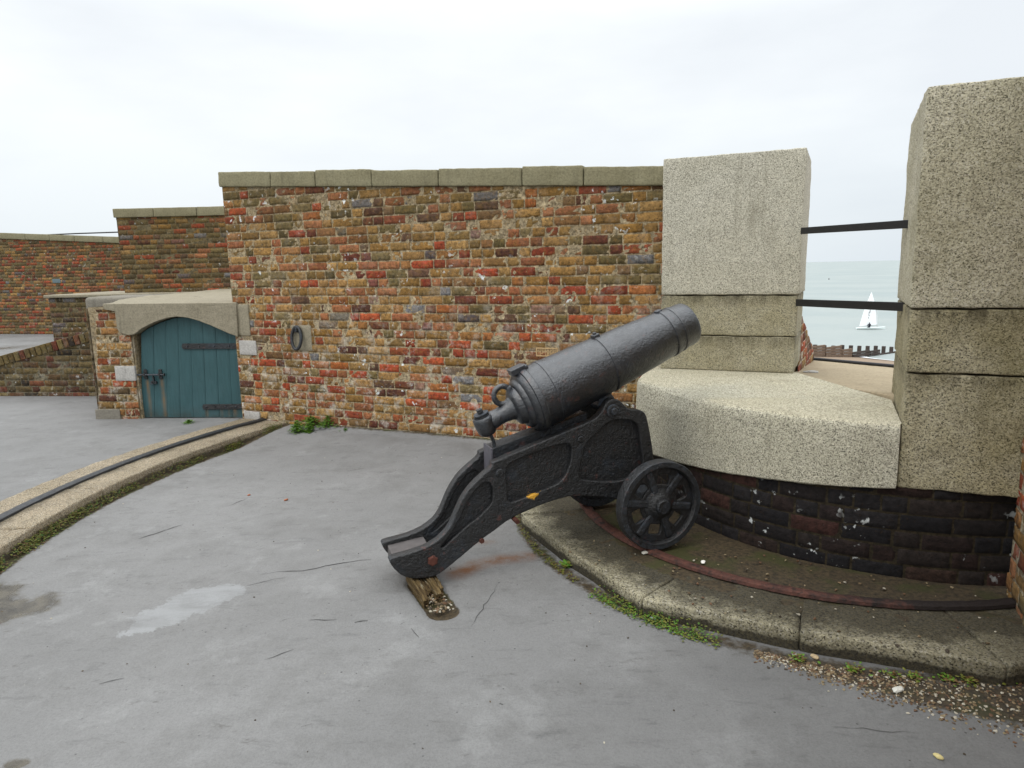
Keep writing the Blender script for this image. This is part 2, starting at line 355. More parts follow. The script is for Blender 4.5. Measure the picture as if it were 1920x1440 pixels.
def bricks(bm, P, u0, u1, z0, z1, mixf, mortar, ztop=None, ulo=None, course=.0758, bl=.208, bh=.1, joint=.0072, nx=6, nz=4, rough=1.0, mstep=.021, mdepth=.0043, skip=None, wave=.004, close=.0):
    """P(u, z, d) -> world point, d outwards.  Adds a mortar face with recessed joints and every brick as its own raised, worn face."""
    lay = bm.loops.layers.float_color.get('col') or bm.loops.layers.float_color.new('col')
    zt = ztop or (lambda u: z1); ul = ulo or (lambda z: u0)
    nU = max(2, int((u1-u0)/mstep)); nZ = max(2, int((z1-z0)/mstep)); g = []
    for i in range(nU+1):
        row = []
        for j in range(nZ+1):
            u = u0+(u1-u0)*i/nU; z = z0+(min(z1, zt(u))-z0)*j/nZ; u = max(u, ul(z))
            q = Vector((u*9, z*9, 3.3)); edge = (i in (0, nU)) or (j in (0, nZ))
            row.append(bm.verts.new(P(u, z, -mdepth + (0 if edge else noise.fractal(q*2.2, .8, 2, 3)*(.0035 if rough > .5 else .001)))))
        g.append(row)
    def paint(f, c):
        for l in f.loops: l[lay] = c
    for i in range(nU):
        for j in range(nZ):
            f = bm.faces.new((g[i][j], g[i+1][j], g[i+1][j+1], g[i][j+1]))
            for l in f.loops:
                k = .45+1.0*random.random()**.8; l[lay] = (mortar[0]*k, mortar[1]*k, mortar[2]*k, 1)
            f.smooth = True
    fx = [0, .016, .14]+[.16+.68*(i+1)/(nx-3) for i in range(nx-3)]+[.984, 1]; fz = [0, .05]+[.05+.9*(j+1)/(nz-1) for j in range(nz-1)]+[1]
    z = z0 + .004; row = 0
    while z < z1-.012:
        h = course-joint
        u = u0 - random.random()*.1 - (.05 if row % 2 else .0); k = row % 2
        wv = random.uniform(-1, 1)*5
        while u < u1:
            st = (k % 2 == 0) if random.random() > .12 else (k % 2 == 1)
            ln = (bl if st else bh)*random.uniform(.95, 1.05); k += 1
            a, b = u, u+ln; u = b+joint*random.uniform(.8, 1.5)
            a = max(a, ul(z+h/2)); b = min(b, u1)
            if b-a < .022: continue
            mid = (a+b)/2
            if z+h*.3 > zt(mid): continue
            if skip and skip(mid, z+h/2): continue
            dz = noise.noise(Vector((mid*.9, z*2, wv*0+1)))*wave + random.uniform(-.0025, .0025)
            c = pick(mixf(mid, z)); kk = random.uniform(.82, 1.16); gy = (c[0]+c[1]+c[2])/3*.08; c = ((c[0]*.92+gy)*kk, (c[1]*.92+gy)*kk, (c[2]*.92+gy)*kk, 1)
            if random.random() < .3: c2_ = pick(mixf(mid, z)); c = tuple((c[i_]+c2_[i_])/2 for i_ in range(4))
            basd = random.uniform(-.0015, .0016)*rough; 
            if random.random() < .12: basd -= random.uniform(.002, .0045)*rough
            sd = random.random()*99; er = random.uniform(.0, .006)*rough; tilt = random.uniform(-.002, .002)*rough
            vv = []
            for fi in fx:
                r_ = []
                for fj in fz:
                    uu = a+(b-a)*fi; zz = z+h*fj+dz
                    e = min(min(fi, 1-fi)*(b-a), min(fj, 1-fj)*h)
                    q = Vector((uu*30+sd, zz*34, sd))
                    nn = noise.fractal(q, .8, 2, 3)
                    if e < 1e-6:
                        d_ = -mdepth-.0012
                        uu += (-(er) if fi > .5 else er)*abs(nn)*1.6*(1 if fi in (0, 1) else 0); zz += (-(er) if fj > .5 else er)*abs(nn)*1.3*(1 if fj in (0, 1) else 0)
                    else:
                        d_ = basd+nn*.0048*rough+tilt*(fi-.5)*2 - max(0, .006-e)*.25
                        if fi < .04 or fi > .96: d_ -= .0006+er*.25
                    zz = min(zz, zt(uu)); 
                    r_.append(bm.verts.new(P(uu, zz, d_)))
                vv.append(r_)
            for i in range(len(fx)-1):
                for j in range(len(fz)-1):
                    f = bm.faces.new((vv[i][j], vv[i+1][j], vv[i+1][j+1], vv[i][j+1])); paint(f, c); f.smooth = True
        z += course; row += 1
def planeP(O, D, N): 
    O = Vector((O[0], O[1], 0)); D = Vector((D[0], D[1], 0)).normalized(); N = Vector((N[0], N[1], 0)).normalized()
    return lambda u, z, d: O + D*u + N*d + Vector((0, 0, z))
def body(bm, P, u0, u1, z0, ztop, thick, col, back=.02):
    """solid core behind a brick face"""
    lay = bm.loops.layers.float_color.get('col') or bm.loops.layers.float_color.new('col')
    v = [bm.verts.new(P(u, z, -d)) for u in (u0, u1) for d in (back, thick) for z in (z0, ztop(u)-.004)]
    for f in [(0, 1, 3, 2), (4, 6, 7, 5), (0, 4, 5, 1), (2, 3, 7, 6), (0, 2, 6, 4), (1, 5, 7, 3)]:
        ff = bm.faces.new([v[i] for i in f])
        for l in ff.loops: l[lay] = col

C = Vector((1.88, 4.08, 0))
def polar(r, deg): return (C.x + r*math.cos(R(deg)), C.y + r*math.sin(R(deg)))

# ------------------------------------------------------------------ ground (one sheet of old asphalt)
W0 = Vector((-2.64, 6.61)); Wd = Vector((2.377, -.988)).normalized(); Wn = Vector((-Wd.y, Wd.x))   # Wn points away from the camera
def seg_dist(X, Y, ax, ay, bx_, by_):
    dx, dy = bx_-ax, by_-ay; t = np.clip(((X-ax)*dx+(Y-ay)*dy)/(dx*dx+dy*dy+1e-9), 0, 1)
    return np.hypot(X-ax-t*dx, Y-ay-t*dy)
def poly_sd(X, Y, P):
    ins = np.zeros(X.shape, bool); d = np.full(X.shape, 1e9); n = len(P)
    for i in range(n):
        (ax, ay), (bx_, by_) = P[i], P[(i+1) % n]
        d = np.minimum(d, seg_dist(X, Y, ax, ay, bx_, by_))
        cond = ((ay > Y) != (by_ > Y)); xx = (bx_-ax)*(Y-ay)/(by_-ay+1e-12)+ax; ins ^= cond & (X < xx)
    return np.where(ins, d, -d)
def line_d(X, Y, P):
    d = np.full(X.shape, 1e9)
    for a, b in zip(P, P[1:]): d = np.minimum(d, seg_dist(X, Y, a[0], a[1], b[0], b[1]))
    return d
def smooth01(x): x = np.clip(x, 0, 1); return x*x*(3-2*x)
def coords(a, b, lo, hi, fine):
    mid = list(np.arange(a, b, fine)); L1, R1 = [], []; s = fine; x = a
    while x > lo: s *= 1.35; x -= s; L1.append(max(x, lo))
    s = fine; x = mid[-1]
    while x < hi: s *= 1.35; x += s; R1.append(min(x, hi))
    return np.array(L1[::-1]+mid+R1)
def hump(X, Y):
    return (np.sin(X*2.1+.7)*np.cos(Y*1.7+.3)+.5*np.sin(X*4.7+Y*3.1)+.35*np.sin(X*1.3-Y*6.1))/1.8
def ground_z(X, Y):
    r = np.hypot(X-C.x, Y-C.y)
    wd = -((X-W0.x)*Wn.x+(Y-W0.y)*Wn.y)             # distance in front of the big wall
    zl = -.088 + .004*hump(X, Y)
    zl = zl + (1-smooth01(wd/.75))*.075                  # rises to meet the foot of the wall
    zl = np.where((wd < .10) & (X > -1.9) & (X < .9), zl + (.10-np.clip(wd, 0, .1))*.25, zl)  # cement fillet
    zo = 0.0 + .004*hump(X, Y)
    z = np.where(r > 5.255+.008*np.sin(X*7.0)*np.cos(Y*5.0), zo-.002, np.where(r > 4.9, -.03, zl))
    z = np.where(r < 1.6, -.004+.003*hump(X*3, Y*3), z)
    ext = np.maximum(np.abs(X)-12, 0)
    return z
xs = coords(-3.3, 2.35, -24, 3.0, .016); ys = coords(1.45, 6.5, -9, 22, .016)
X, Y = np.meshgrid(xs, ys, indexing='ij'); Z = ground_z(X, Y)
patch = [(-1.73, 2.68), (-1.70, 2.77), (-1.76, 2.83), (-1.68, 2.95), (-1.66, 3.02), (-1.60, 3.11), (-1.44, 3.17), (-1.34, 3.13), (-1.32, 3.05), (-1.42, 2.93), (-1.50, 2.80), (-1.63, 2.70)]
pud = [(-2.75, 3.25), (-2.61, 3.22), (-2.49, 3.21), (-2.46, 3.09), (-2.36, 3.05), (-2.31, 3.13), (-2.24, 3.09), (-2.19, 2.99), (-2.22, 2.91), (-2.30, 2.88), (-2.32, 2.80), (-2.31, 2.70), (-2.8, 2.6)]
r_ = np.hypot(X-C.x, Y-C.y); ang = np.degrees(np.arctan2(Y-C.y, X-C.x)) % 360
A_light = np.clip((poly_sd(X, Y, patch)+.11)/.22, 0, 1)
A_wet = np.clip((poly_sd(X, Y, pud)+.12)/.24, 0, 1)
A_wet = np.maximum(A_wet, smooth01((.2-seg_dist(X, Y, -11.6, 15.4, -9.9, 13.2)*.35)/.2)*.9)
A_wet = np.maximum(A_wet, smooth01(1-np.hypot((X+1.62)/.09, (Y-1.93)/.05))*.9)
rl = line_d(X, Y, [(-.30, 3.22), (-.20, 3.33), (-.08, 3.39), (.07, 3.42)])
A_rust = smooth01(1-rl/.095)
A_rust = np.maximum(A_rust, smooth01(1-np.hypot((X+.17)/.09, (Y-3.62)/.05))*.5)
dirt = smooth01(1-np.abs(r_-1.84)/.13)*.62*(Y < 4.6)
dirt = np.maximum(dirt, smooth01(1-np.abs(r_-4.715)/.13)*.95)
wdd = -((X-W0.x)*Wn.x+(Y-W0.y)*Wn.y); dirt = np.maximum(dirt, np.where((X > -4.2) & (X < 1.2), smooth01(1-np.abs(wdd)/.10)*.62, 0))
grav = smooth01(1-np.abs(r_-(1.86+.12*smooth01((ang-243)/25)))/(.10+.13*smooth01((ang-246)/22)))*smooth01((ang-238)/10)
dirt = np.maximum(dirt, grav)
dirt = np.where(r_ < 1.6, 1.0, dirt)
woodln = seg_dist(X, Y, -.47, 3.14, -.335, 2.85); A_soil = smooth01((.092-woodln)/.035)
dirt = np.maximum(dirt, A_soil)
Z = Z - .02*A_soil - .007*smooth01(A_wet*1.5-.2) + .004*A_light
attr = np.stack([A_wet, A_rust, dirt, A_light], -1).reshape(-1, 4)
nxs, nys = X.shape
co = np.stack([X, Y, Z], -1).reshape(-1, 3)
ii, jj = np.meshgrid(np.arange(nxs-1), np.arange(nys-1), indexing='ij'); b0 = (ii*nys+jj).ravel()
faces = np.stack([b0, b0+nys, b0+nys+1, b0+1], -1)
me = bpy.data.meshes.new('ground'); me.vertices.add(len(co)); me.vertices.foreach_set('co', co.ravel().astype(np.float32))
me.loops.add(faces.size); me.loops.foreach_set('vertex_index', faces.ravel().astype(np.int32))
me.polygons.add(len(faces)); me.polygons.foreach_set('loop_start', np.arange(0, faces.size, 4, dtype=np.int32))
me.update(calc_edges=True); me.validate()
at = me.attributes.new('marks', 'FLOAT_COLOR', 'POINT'); at.data.foreach_set('color', attr.ravel().astype(np.float32))
me.shade_smooth()
q = M('old_asphalt', .8, .35).world()
a = q.attr('marks'); sp = q.n('ShaderNodeSeparateColor'); q.L(a.outputs['Color'], sp.inputs[0]); wet, rust_, dirt_ = sp.outputs; light_ = a.outputs['Alpha']
nl = q.noise(.55, 5, .6); nm = q.noise(4.5, 8, .72); nf = q.noise(120, 5, .7)
vs = q.vec((3.2, 11, 1), rot=(0, 0, R(-38))); streak = q.noise(1.4, 8, .75, vs, .5)
c = q.mix(q.mr(nl, .3, .7), lin(142, 141, 139), lin(166, 165, 163))
c = q.mix(q.mr(nm, .48, .70, 0, .34), c, lin(116, 114, 110)); c = q.mix(q.mr(q.noise(1.7, 7, .7), .52, .66, 0, .30), c, lin(112, 110, 106)); c = q.mix(q.mr(q.noise(2.6, 6, .72), .44, .34, 0, .3), c, lin(186, 186, 184))
c = q.mix(q.mr(streak, .56, .70, 0, .5), c, lin(104, 103, 102)); ch_ = q.noise(7, 8, .8, q.vec((1, 2.6, 1), rot=(0, 0, R(-30)))); c = q.mix(q.mr(ch_, .60, .66, 0, .45), c, lin(98, 94, 88))
c = q.mix(1, c, q.ramp(nf, [(.3, .84), (.5, 1.), (.7, 1.10)]), 'MULTIPLY')
pits = q.math('MULTIPLY', q.mr(q.voro(17), .05, .09, 1, 0), q.mr(q.noise(3, 3), .42, .56))
c = q.mix(q.math('MULTIPLY', pits, .75), c, lin(52, 50, 48))
spk = q.math('MULTIPLY', q.mr(q.voro(21, v=q.vec((1, 1, 1), (3.3, 1.7, 0))), .03, .05, 1, 0), q.mr(q.noise(2.2, 3, .5, q.vec((1, 1, 1), (9, 2, 0))), .5, .6))
c = q.mix(q.math('MULTIPLY', spk, .7), c, lin(205, 200, 188))
edge = q.mr(q.noise(24, 6, .7), 0, 1, -.5, .5)
kl = q.mr(q.math('ADD', light_, q.math('MULTIPLY', edge, .9)), .47, .53)
c = q.mix(q.math('MULTIPLY', kl, .85), c, q.mix(q.mr(streak, .42, .66), lin(178, 179, 179), lin(156, 156, 155)))
kw = q.mr(q.math('ADD', wet, q.math('MULTIPLY', edge, .7)), .42, .60)
c = q.mix(q.math('MULTIPLY', kw, .9), c, q.mix(q.mr(q.noise(12, 4), .35, .65), lin(66, 59, 48), lin(112, 104, 88)))
kr = q.math('MULTIPLY', rust_, q.mr(q.noise(14, 5, .7), .3, .65, .2, 1)); c = q.mix(q.math('MULTIPLY', kr, .95), c, lin(142, 92, 52))
soil = q.mix(q.mr(q.noise(50, 5, .7), .35, .65), lin(52, 44, 30), lin(104, 88, 62)); soil = q.mix(q.mr(q.noise(4, 5, .6), .5, .62, 0, .8), soil, lin(74, 76, 34))
kd = q.mr(q.math('ADD', dirt_, q.math('MULTIPLY', edge, .8)), .40, .62); c = q.mix(kd, c, soil)
px = q.n('ShaderNodeSeparateXYZ'); q.L(q.geo, px.inputs[0])      # asphalt colour blends darker towards the right and the camera
dark_right = q.math('MULTIPLY', q.mr(q.math('ADD', px.outputs[0], q.mr(q.noise(1.3, 5, .6), 0, 1, -.9, .9)), -.9, 1.1), q.mr(px.outputs[1], 3.3, 2.3))
c = q.mix(q.math('MULTIPLY', dark_right, .72), c, q.mix(.5, c, (.03, .03, .03, 1)))
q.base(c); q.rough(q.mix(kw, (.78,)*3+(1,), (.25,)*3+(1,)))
q.bump(nm, .012, .5); q.bump(nf, .004, .7); q.bump(streak, .006, .5)
# cracks: ribbons that lie on the sheet and belong to it
crk = M('crack_shadow', .95, .1); crk.base(lin(84, 83, 81))
bmg = bmesh.new(); bmg.from_mesh(me)
def gz1(x, y): return float(ground_z(np.array([[x]]), np.array([[y]]))[0, 0])
def crack(pts, wid):
    P = [pts[0]]
    for a_, b_ in zip(pts, pts[1:]):
        n_ = max(2, int(math.dist(a_, b_)/.03))
        for i in range(1, n_+1):
            t = i/n_; P.append((a_[0]+(b_[0]-a_[0])*t+random.uniform(-.006, .006), a_[1]+(b_[1]-a_[1])*t+random.uniform(-.006, .006)))
    prev = None; n_ = len(P)
    for i, p in enumerate(P):
        t = (Vector(P[min(i+1, n_-1)])-Vector(P[max(i-1, 0)])).normalized(); nn = Vector((-t.y, t.x)); ww = wid*math.sin(math.pi*(i+.15)/(n_-.7))**.5*random.uniform(.4, 1.1)
        cur = [bmg.verts.new((p[0]+nn.x*s*ww, p[1]+nn.y*s*ww, gz1(p[0], p[1])+.0022)) for s in (-1, 1)]
        if prev: f = bmg.faces.new((prev[0], cur[0], cur[1], prev[1])); f.material_index = 1
        prev = cur
crack([(-1.32, 3.26), (-1.25, 3.30), (-1.14, 3.30), (-1.08, 3.31), (-1.01, 3.35), (-.93, 3.39), (-.78, 3.42)], .0035)
crack([(-2.22, 3.76), (-2.15, 3.87), (-2.07, 3.98)], .004)
crack([(-1.92, 4.31), (-1.84, 4.46)], .003)
crack([(-1.35, 3.13), (-1.26, 3.19), (-1.17, 3.24)], .002)
crack([(-.93, 2.79), (-.80, 2.785)], .0022)
crack([(-.72, 2.76), (-.66, 2.78)], .005)
crack([(-1.30, 5.05), (-1.18, 5.12)], .003)
crack([(-.20, 2.70), (-.12, 2.98), (-.08, 3.12)], .0016)
crack([(1.05, 2.02), (1.3, 1.98)], .0014)
crack([(-.46, 2.70), (-.42, 2.62)], .002)
crack([(-1.02, 2.48), (-.93, 2.55)], .0018); crack([(-1.6, 2.34), (-1.52, 2.38)], .002)
for k in range(46):
    x, y = random.uniform(-2.4, 1.2), random.uniform(1.6, 4.6)
    if math.hypot(x-C.x, y-C.y) < 2.0 or math.hypot(x-C.x, y-C.y) > 4.5: continue
    l = random.uniform(.015, .05); an = R(random.gauss(35, 14)); crack([(x, y), (x+l*math.cos(an), y+l*math.sin(an))], random.uniform(.0006, .0014))
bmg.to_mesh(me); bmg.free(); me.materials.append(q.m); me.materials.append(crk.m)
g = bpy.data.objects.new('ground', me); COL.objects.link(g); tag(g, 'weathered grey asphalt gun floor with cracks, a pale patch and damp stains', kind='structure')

# ------------------------------------------------------------------ beach and sea
SEA = -12.0
bm = bmesh.new()
bd = Vector((.857, .515)); bs = Vector((-.515, .857))
def beach_z(t): return SEA + .093*(91.4-t) if t > 15 else SEA + .093*76.4
prev = None
for t in (-60, 15, 40, 60, 75, 85, 92, 100, 130, 200):
    row = []
    for s in np.linspace(-400, 400, 81):
        t2 = t + (1.2*math.sin(s*.11)+.7*math.sin(s*.31)) * (1 if 40 < t < 150 else 0)
        p = bd*t2 + bs*s; row.append(bm.verts.new((p.x, p.y, beach_z(t))))
    if prev:
        for i in range(80): bm.faces.new((prev[i], row[i], row[i+1], prev[i+1]))
    prev = row
bmesh.ops.recalc_face_normals(bm, faces=bm.faces[:])
q = M('shingle', .9, .2).world(); c = q.mix(q.noise(1.3, 6, .7), lin(150, 128, 106), lin(188, 168, 146)); c = q.mix(q.mr(q.noise(9, 3), .4, .6, 0, .4), c, lin(126, 108, 92)); q.base(c)
tag(obj('beach', bm, q.m, None, True), 'brown shingle beach sloping to the sea below the fort', kind='structure')
bm = bmesh.new(); rr = [0, 50, 90, 120, 160, 250, 500, 1200, 3000, 9000, 30000]; prev = None
for r in rr:
    row = [bm.verts.new((r*math.cos(a_*math.pi/48), r*math.sin(a_*math.pi/48), SEA)) for a_ in range(96)] if r else None
    if r == 0: c0 = bm.verts.new((0, 0, SEA)); continue
    if prev is None: [bm.faces.new((c0, row[i], row[(i+1) % 96])) for i in range(96)]
    else: [bm.faces.new((prev[i], row[i], row[(i+1) % 96], prev[(i+1) % 96])) for i in range(96)]
    prev = row
q = M('sea_water', .5, .15).world()
c = q.mix(q.mr(q.noise(.02, 4, .6), .4, .6), lin(190, 202, 200), lin(202, 211, 207)); q.base(c); q.b.inputs['IOR'].default_value = 1.33
q.bump(q.noise(1, 5, .6, q.vec((.5, .9, 1), rot=(0, 0, R(35)))), .25, .55)
tag(obj('sea', bm, q.m), 'calm pale grey green sea reaching the horizon', kind='structure')
# foam where a wave runs up the shingle
bm = bmesh.new(); prev = None
for i in range(60):
    s = 25 + i*1.6; off = .9*math.sin(s*.35)+.6*math.sin(s*.9+1); wdt = 1.6+.8*math.sin(s*.6)
    row = [bm.verts.new((*(bd*(90.6+off+k)+bs*s), SEA+.093*(91.4-90.6-off)*(1 if k == -wdt else 0)+.06 if False else max(SEA, SEA+.093*(.8-off-k))+.05)) for k in (-wdt*.5, -wdt*.2, wdt*.25)]
    if prev: [bm.faces.new((prev[j], row[j], row[j+1], prev[j+1])) for j in range(2)]
    prev = row
q = M('foam', .8, .3); q.base(lin(240, 243, 244)); tag(obj('surf', bm, q.m), 'white surf line washing up the shingle', kind='stuff')
# fort outer face below the gun floor
bm = bmesh.new()
prism(bm, [(-24, -9), (3.02, -9), (3.02, 2.6), (3.3, 5.0), (2.7, 6.2), (1.6, 6.9), (-3.4, 9.2), (-8, 14), (-9.2, 17), (-24, 21.9)], -5.2, -.13)
lay = bm.loops.layers.float_color.new('col')
for f in bm.faces:
    for l in f.loops: l[lay] = lin(140, 112, 80)
tag(obj('fort_rampart', bm, MAT['brick_far']), 'brick body of the fort carrying the gun floor', kind='structure')

# ------------------------------------------------------------------ the large brick wall
N_in = (-Wn.x, -Wn.y)     # faces the camera
def mw_top(u): return 2.262 - .0597*(u+.085)
def mix_main(u, z):
    t = max(0, min(1, (z-.2)/1.9)); n = noise.noise(Vector((u*.8, z*.9, 5)))
    red = 1.0*(1-t*.72)+n*.5
    return dict(y=2.9, o=.5+.9*t, r=max(.35, 1.5*red), p=1.7, d=1.15*(1-t*.4), g=.30)
wallE = empty('brick_wall', (W0.x, W0.y, 0)); tag(wallE, 'tall weathered red and yellow brick wall with stone coping behind the cannon', 'wall')
bm = bmesh.new(); P = planeP(W0, Wd, N_in)
MORT = lin(162, 146, 117)
bricks(bm, P, -.10, 4.10, -.06, 2.27, mix_main, MORT, ztop=mw_top, nx=7, nz=4, rough=1.25, skip=lambda u, z: (3.075 < u < 3.265 and .735 < z < .815))
body(bm, P, -.093, 4.10, -.1, mw_top, .62, MORT)
Pe = planeP(W0+Wd*(-.10), Wn, -Wd)
bricks(bm, Pe, .02, .62, .9, 2.255, mix_main, MORT, nx=6, nz=4)
obj('brickwork', bm, MAT['brick_main'], wallE, local=False)
cop = [-.12, .506, 1.009, 1.60, 2.245, 2.985, 3.483, 4.09]
for i, (a_, b_) in enumerate(zip(cop, cop[1:])):
    dz = [0, -.002, .006, -.004, .004, .012, .002][i]
    A_ = W0+Wd*(a_+.004); B_ = W0+Wd*(b_-.004); o1 = Vector(N_in)*(.022+random.uniform(-.003, .003)); o2 = Wn*.66
    pl = [A_+o1, B_+o1, B_+o2, A_+o2]
    rock_block('coping_stone', [tuple(p) for p in pl], lambda x, y: mw_top((Vector((x, y))-W0).dot(Wd))+.001, lambda x, y, dz=dz: mw_top((Vector((x, y))-W0).dot(Wd))+.137+dz, MAT['coping'], wallE, bev=.010, L_=.05, amp=.004, seed=i)
# air brick
bm = bmesh.new(); D3 = Vector((Wd.x, Wd.y, 0)); N3 = Vector((N_in[0], N_in[1], 0)); WO = Vector((W0.x, W0.y, 0))
def wbox(bm, u0, u1, z0, z1, d0, d1, bev=0, mi=0):
    Mx = Matrix((( D3.x, N3.x, 0, WO.x), (D3.y, N3.y, 0, WO.y), (0, 0, 1, 0), (0, 0, 0, 1)))
    bx(bm, u0, u1, d0, d1, z0, z1, bev, Mx, mi)
U0, U1, V0, V1 = 3.078, 3.262, .737, .808
wbox(bm, U0, U1, V0, V0+.009, -.02, .004); wbox(bm, U0, U1, V1-.009, V1, -.02, .004)
wbox(bm, U0, U0+.009, V0+.009, V1-.009, -.02, .0035); wbox(bm, U1-.009, U1, V0+.009, V1-.009, -.02, .0035)
for i in range(11):
    uu = U0+.022+i*.014; wbox(bm, uu, uu+.005, V0+.009, V1-.009, -.02, .001)
for j in range(3):
    zz = V0+.02+j*.0145
    for i in range(10):
        if (i+j) % 2: wbox(bm, U0+.0272+i*.014, U0+.0357+i*.014, zz, zz+.0045, -.02, .0)
wbox(bm, U0+.009, U1-.009, V0+.009, V1-.009, -.03, -.018, mi=1)
obj('air_brick', bm, [MAT['terracotta'], MAT['darkhole']], wallE, local=False)
# mooring ring on its stone
bm = bmesh.new(); wbox(bm, .607, .835, .715, .955, -.03, .006, .006); densify(bm, .03); roughen(bm, .002, 12)
st = obj('ring_stone', bm, MAT['concrete'], wallE, True, False)
bm = bmesh.new(); cpt = P(.685, .838, .035)
tube(bm, [cpt + D3*.055*math.cos(t) - Vector((0, 0, 1))*(.105*math.sin(t)) + N3*.012*math.sin(t) for t in np.linspace(0, 2*math.pi, 33)[:-1].tolist()+[0, .01]], .015, 10, False)
tube(bm, [P(.69, .93, -.02), P(.69, .93, .03), P(.69, .925, .045), P(.69, .905, .05), P(.69, .90, .03), P(.69, .90, -.02)], .012, 8)
obj('mooring_ring', bm, MAT['rail_black'], wallE, True, False)
# stone pads and the quoin at the hatch side
for (a_, b_, z0, z1) in ((-.055, .160, .655, .797), (-.07, .128, .0, .085)):
    bm = bmesh.new(); wbox(bm, a_, b_, z0, z1, -.03, .007, .005); densify(bm, .04); roughen(bm, .0015, 10); obj('hinge_stone', bm, MAT['pale'], wallE, True, False)

# ------------------------------------------------------------------ hatch house with its blue door
H0 = Vector((-4.271, 6.786)); H1 = Vector((-2.66, 6.63)); Hd = (H1-H0).normalized(); Hn = Vector((-Hd.y, Hd.x)); Hi = -Hn
hatch = empty('hatch_house', (H0.x, H0.y, 0)); tag(hatch, 'low brick hatch house with arched blue plank door and concrete lintel', 'hatch')
Ph = planeP(H0, Hd, Hi)
HX = lambda u, d, z: Ph(u, z, d)
def hbox(bm, u0, u1, z0, z1, d0, d1, bev=0, shear=0, mi=0):
    Mx = Matrix(((Hd.x, Hi.x, 0, H0.x), (Hd.y, Hi.y, 0, H0.y), (0, 0, 1, 0), (0, 0, 0, 1)))
    return bx(bm, u0, u1, d0, d1, z0, z1, bev, Mx, mi)
mix_h = lambda u, z: dict(y=1.7, o=1.2, r=.9, p=1.6, v=1.6, d=.4)
bm = bmesh.new()
bricks(bm, Ph, 0, .455, -.05, 1.12, mix_h, MORT, ulo=lambda z: .10*z, nx=7, nz=4, rough=1.5, skip=lambda u, z: u > .43+.11*z-.05 and False)
Pl = planeP(H0+Hn*2.2, Hi, -Hd)
bricks(bm, Pl, 0, 2.2, -.05, 1.13, mix_h, MORT, nx=5, nz=3, mstep=.06)
lay = bm.loops.layers.float_color.get('col')
vv = [bm.verts.new(Ph(u, z, -d_)) for u, d_ in ((.02, .02), (.47, .02), (.47, .3), (1.62, .3), (1.62, 2.2), (.02, 2.2)) for z in (-.05, 1.14)]
for i in range(6):
    j = (i+1) % 6; f = bm.faces.new((vv[2*i], vv[2*j], vv[2*j+1], vv[2*i+1])); [l.__setitem__(lay, MORT) for l in f.loops]
# leaning jamb edge next to the door
vj = [bm.verts.new(Ph(u, z, d_)) for u, d_, z in ((.455, -.004, -.05), (.455, -.004, .9), (.54, -.004, .9), (.432, -.004, -.05))]
obj('brickwork', bm, MAT['brick_main'], hatch, local=False)
# arch-cut concrete lintel
arc = [(.525, .872), (.613, .930), (.752, .990), (.888, 1.030), (.991, 1.040), (1.106, 1.028), (1.218, .993), (1.343, .944), (1.467, .888), (1.60, .833)]
lint = [(.232, 1.178), (.235, 1.12), (.345, 1.10), (.345, .93), (.37, .885), (.42, .872), (.47, .862)] + arc + [(1.612, 1.168)]
bm = fill_shape([lint], .11, .006); bm.transform(Matrix.Translation((0, 0, .11-.16+.0)) ); densify(bm, .05)
for v in bm.verts: v.co = Ph(v.co.x, v.co.y, v.co.z - .03 + .012)
bmesh.ops.recalc_face_normals(bm, faces=bm.faces[:]); roughen(bm, .003, 9, .001, 40); 
obj('lintel', bm, MAT['concrete'], hatch, False, False)
bm = bmesh.new(); wbox(bm, -.045, .105, .845, 1.150, -.1, .012, .008); densify(bm, .04); roughen(bm, .002, 9); obj('lintel_end', bm, MAT['concrete'], hatch, True, False)
# roof slab, cast back to the wall behind
slab = [Ph(.205, 0, .012), Ph(1.60, 0, .012), Vector((-2.70, 6.72, 0)), Vector((-2.55, 7.6, 0)), Vector((-2.6, 10.8, 0)), Vector((-4.5, 10.8, 0)), Vector((-4.45, 9.3, 0)), Vector((-4.60, 8.6, 0)), Vector((-4.40, 7.6, 0)), Ph(.09, 0, -.30)]
rock_block('roof_slab', [(p.x, p.y) for p in slab], lambda x, y: 1.135+.012*(y-6.8), lambda x, y: 1.172+.012*(y-6.8), MAT['concrete'], hatch, bev=.008, L_=.12, amp=.004, seed=4)
# pale hinge / bolt stone on the left jamb
bm = bmesh.new(); hbox(bm, .245, .46, .395, .548, -.03, .008, .005); densify(bm, .04); roughen(bm, .0015, 10); obj('bolt_stone', bm, MAT['pale'], hatch, True, False)
# door: planks cut to the arch
door = M('blue_door_paint', .55, .4).world()
nn = door.noise(3, 5, .6); c = door.mix(nn, lin(50, 87, 92), lin(62, 100, 103)); c = door.mix(1, c, door.ramp(door.noise(1, 5, .7, door.vec((60, 60, 5))), [(.3, .82), (.7, 1.12)]), 'MULTIPLY')
c = door.mix(door.mr(door.noise(1, 6, .7, door.vec((120, 120, 7))), .72, .76, 0, .8), c, lin(190, 198, 192)); 
a_ = door.attr('stain'); c = door.mix(door.math('MULTIPLY', a_.outputs['Fac'], door.mr(door.noise(9, 4), .3, .6, .35, 1)), c, lin(140, 108, 68))
dz_ = door.n('ShaderNodeSeparateXYZ'); door.L(door.geo, dz_.inputs[0]); c = door.mix(door.math('MULTIPLY', door.mr(dz_.outputs[2], .02, .14, 1, 0), door.mr(door.noise(16, 5, .7), .35, .6, .1, .7)), c, lin(58, 66, 60)); c = door.mix(door.mr(door.noise(2.2, 5, .65), .5, .7, 0, .35), c, lin(84, 118, 124)); door.base(c); door.bump(door.noise(1, 5, .6, door.vec((90, 90, 6))), .003, .8)
bm = bmesh.new(); la = bm.verts.layers.float.new('stain')
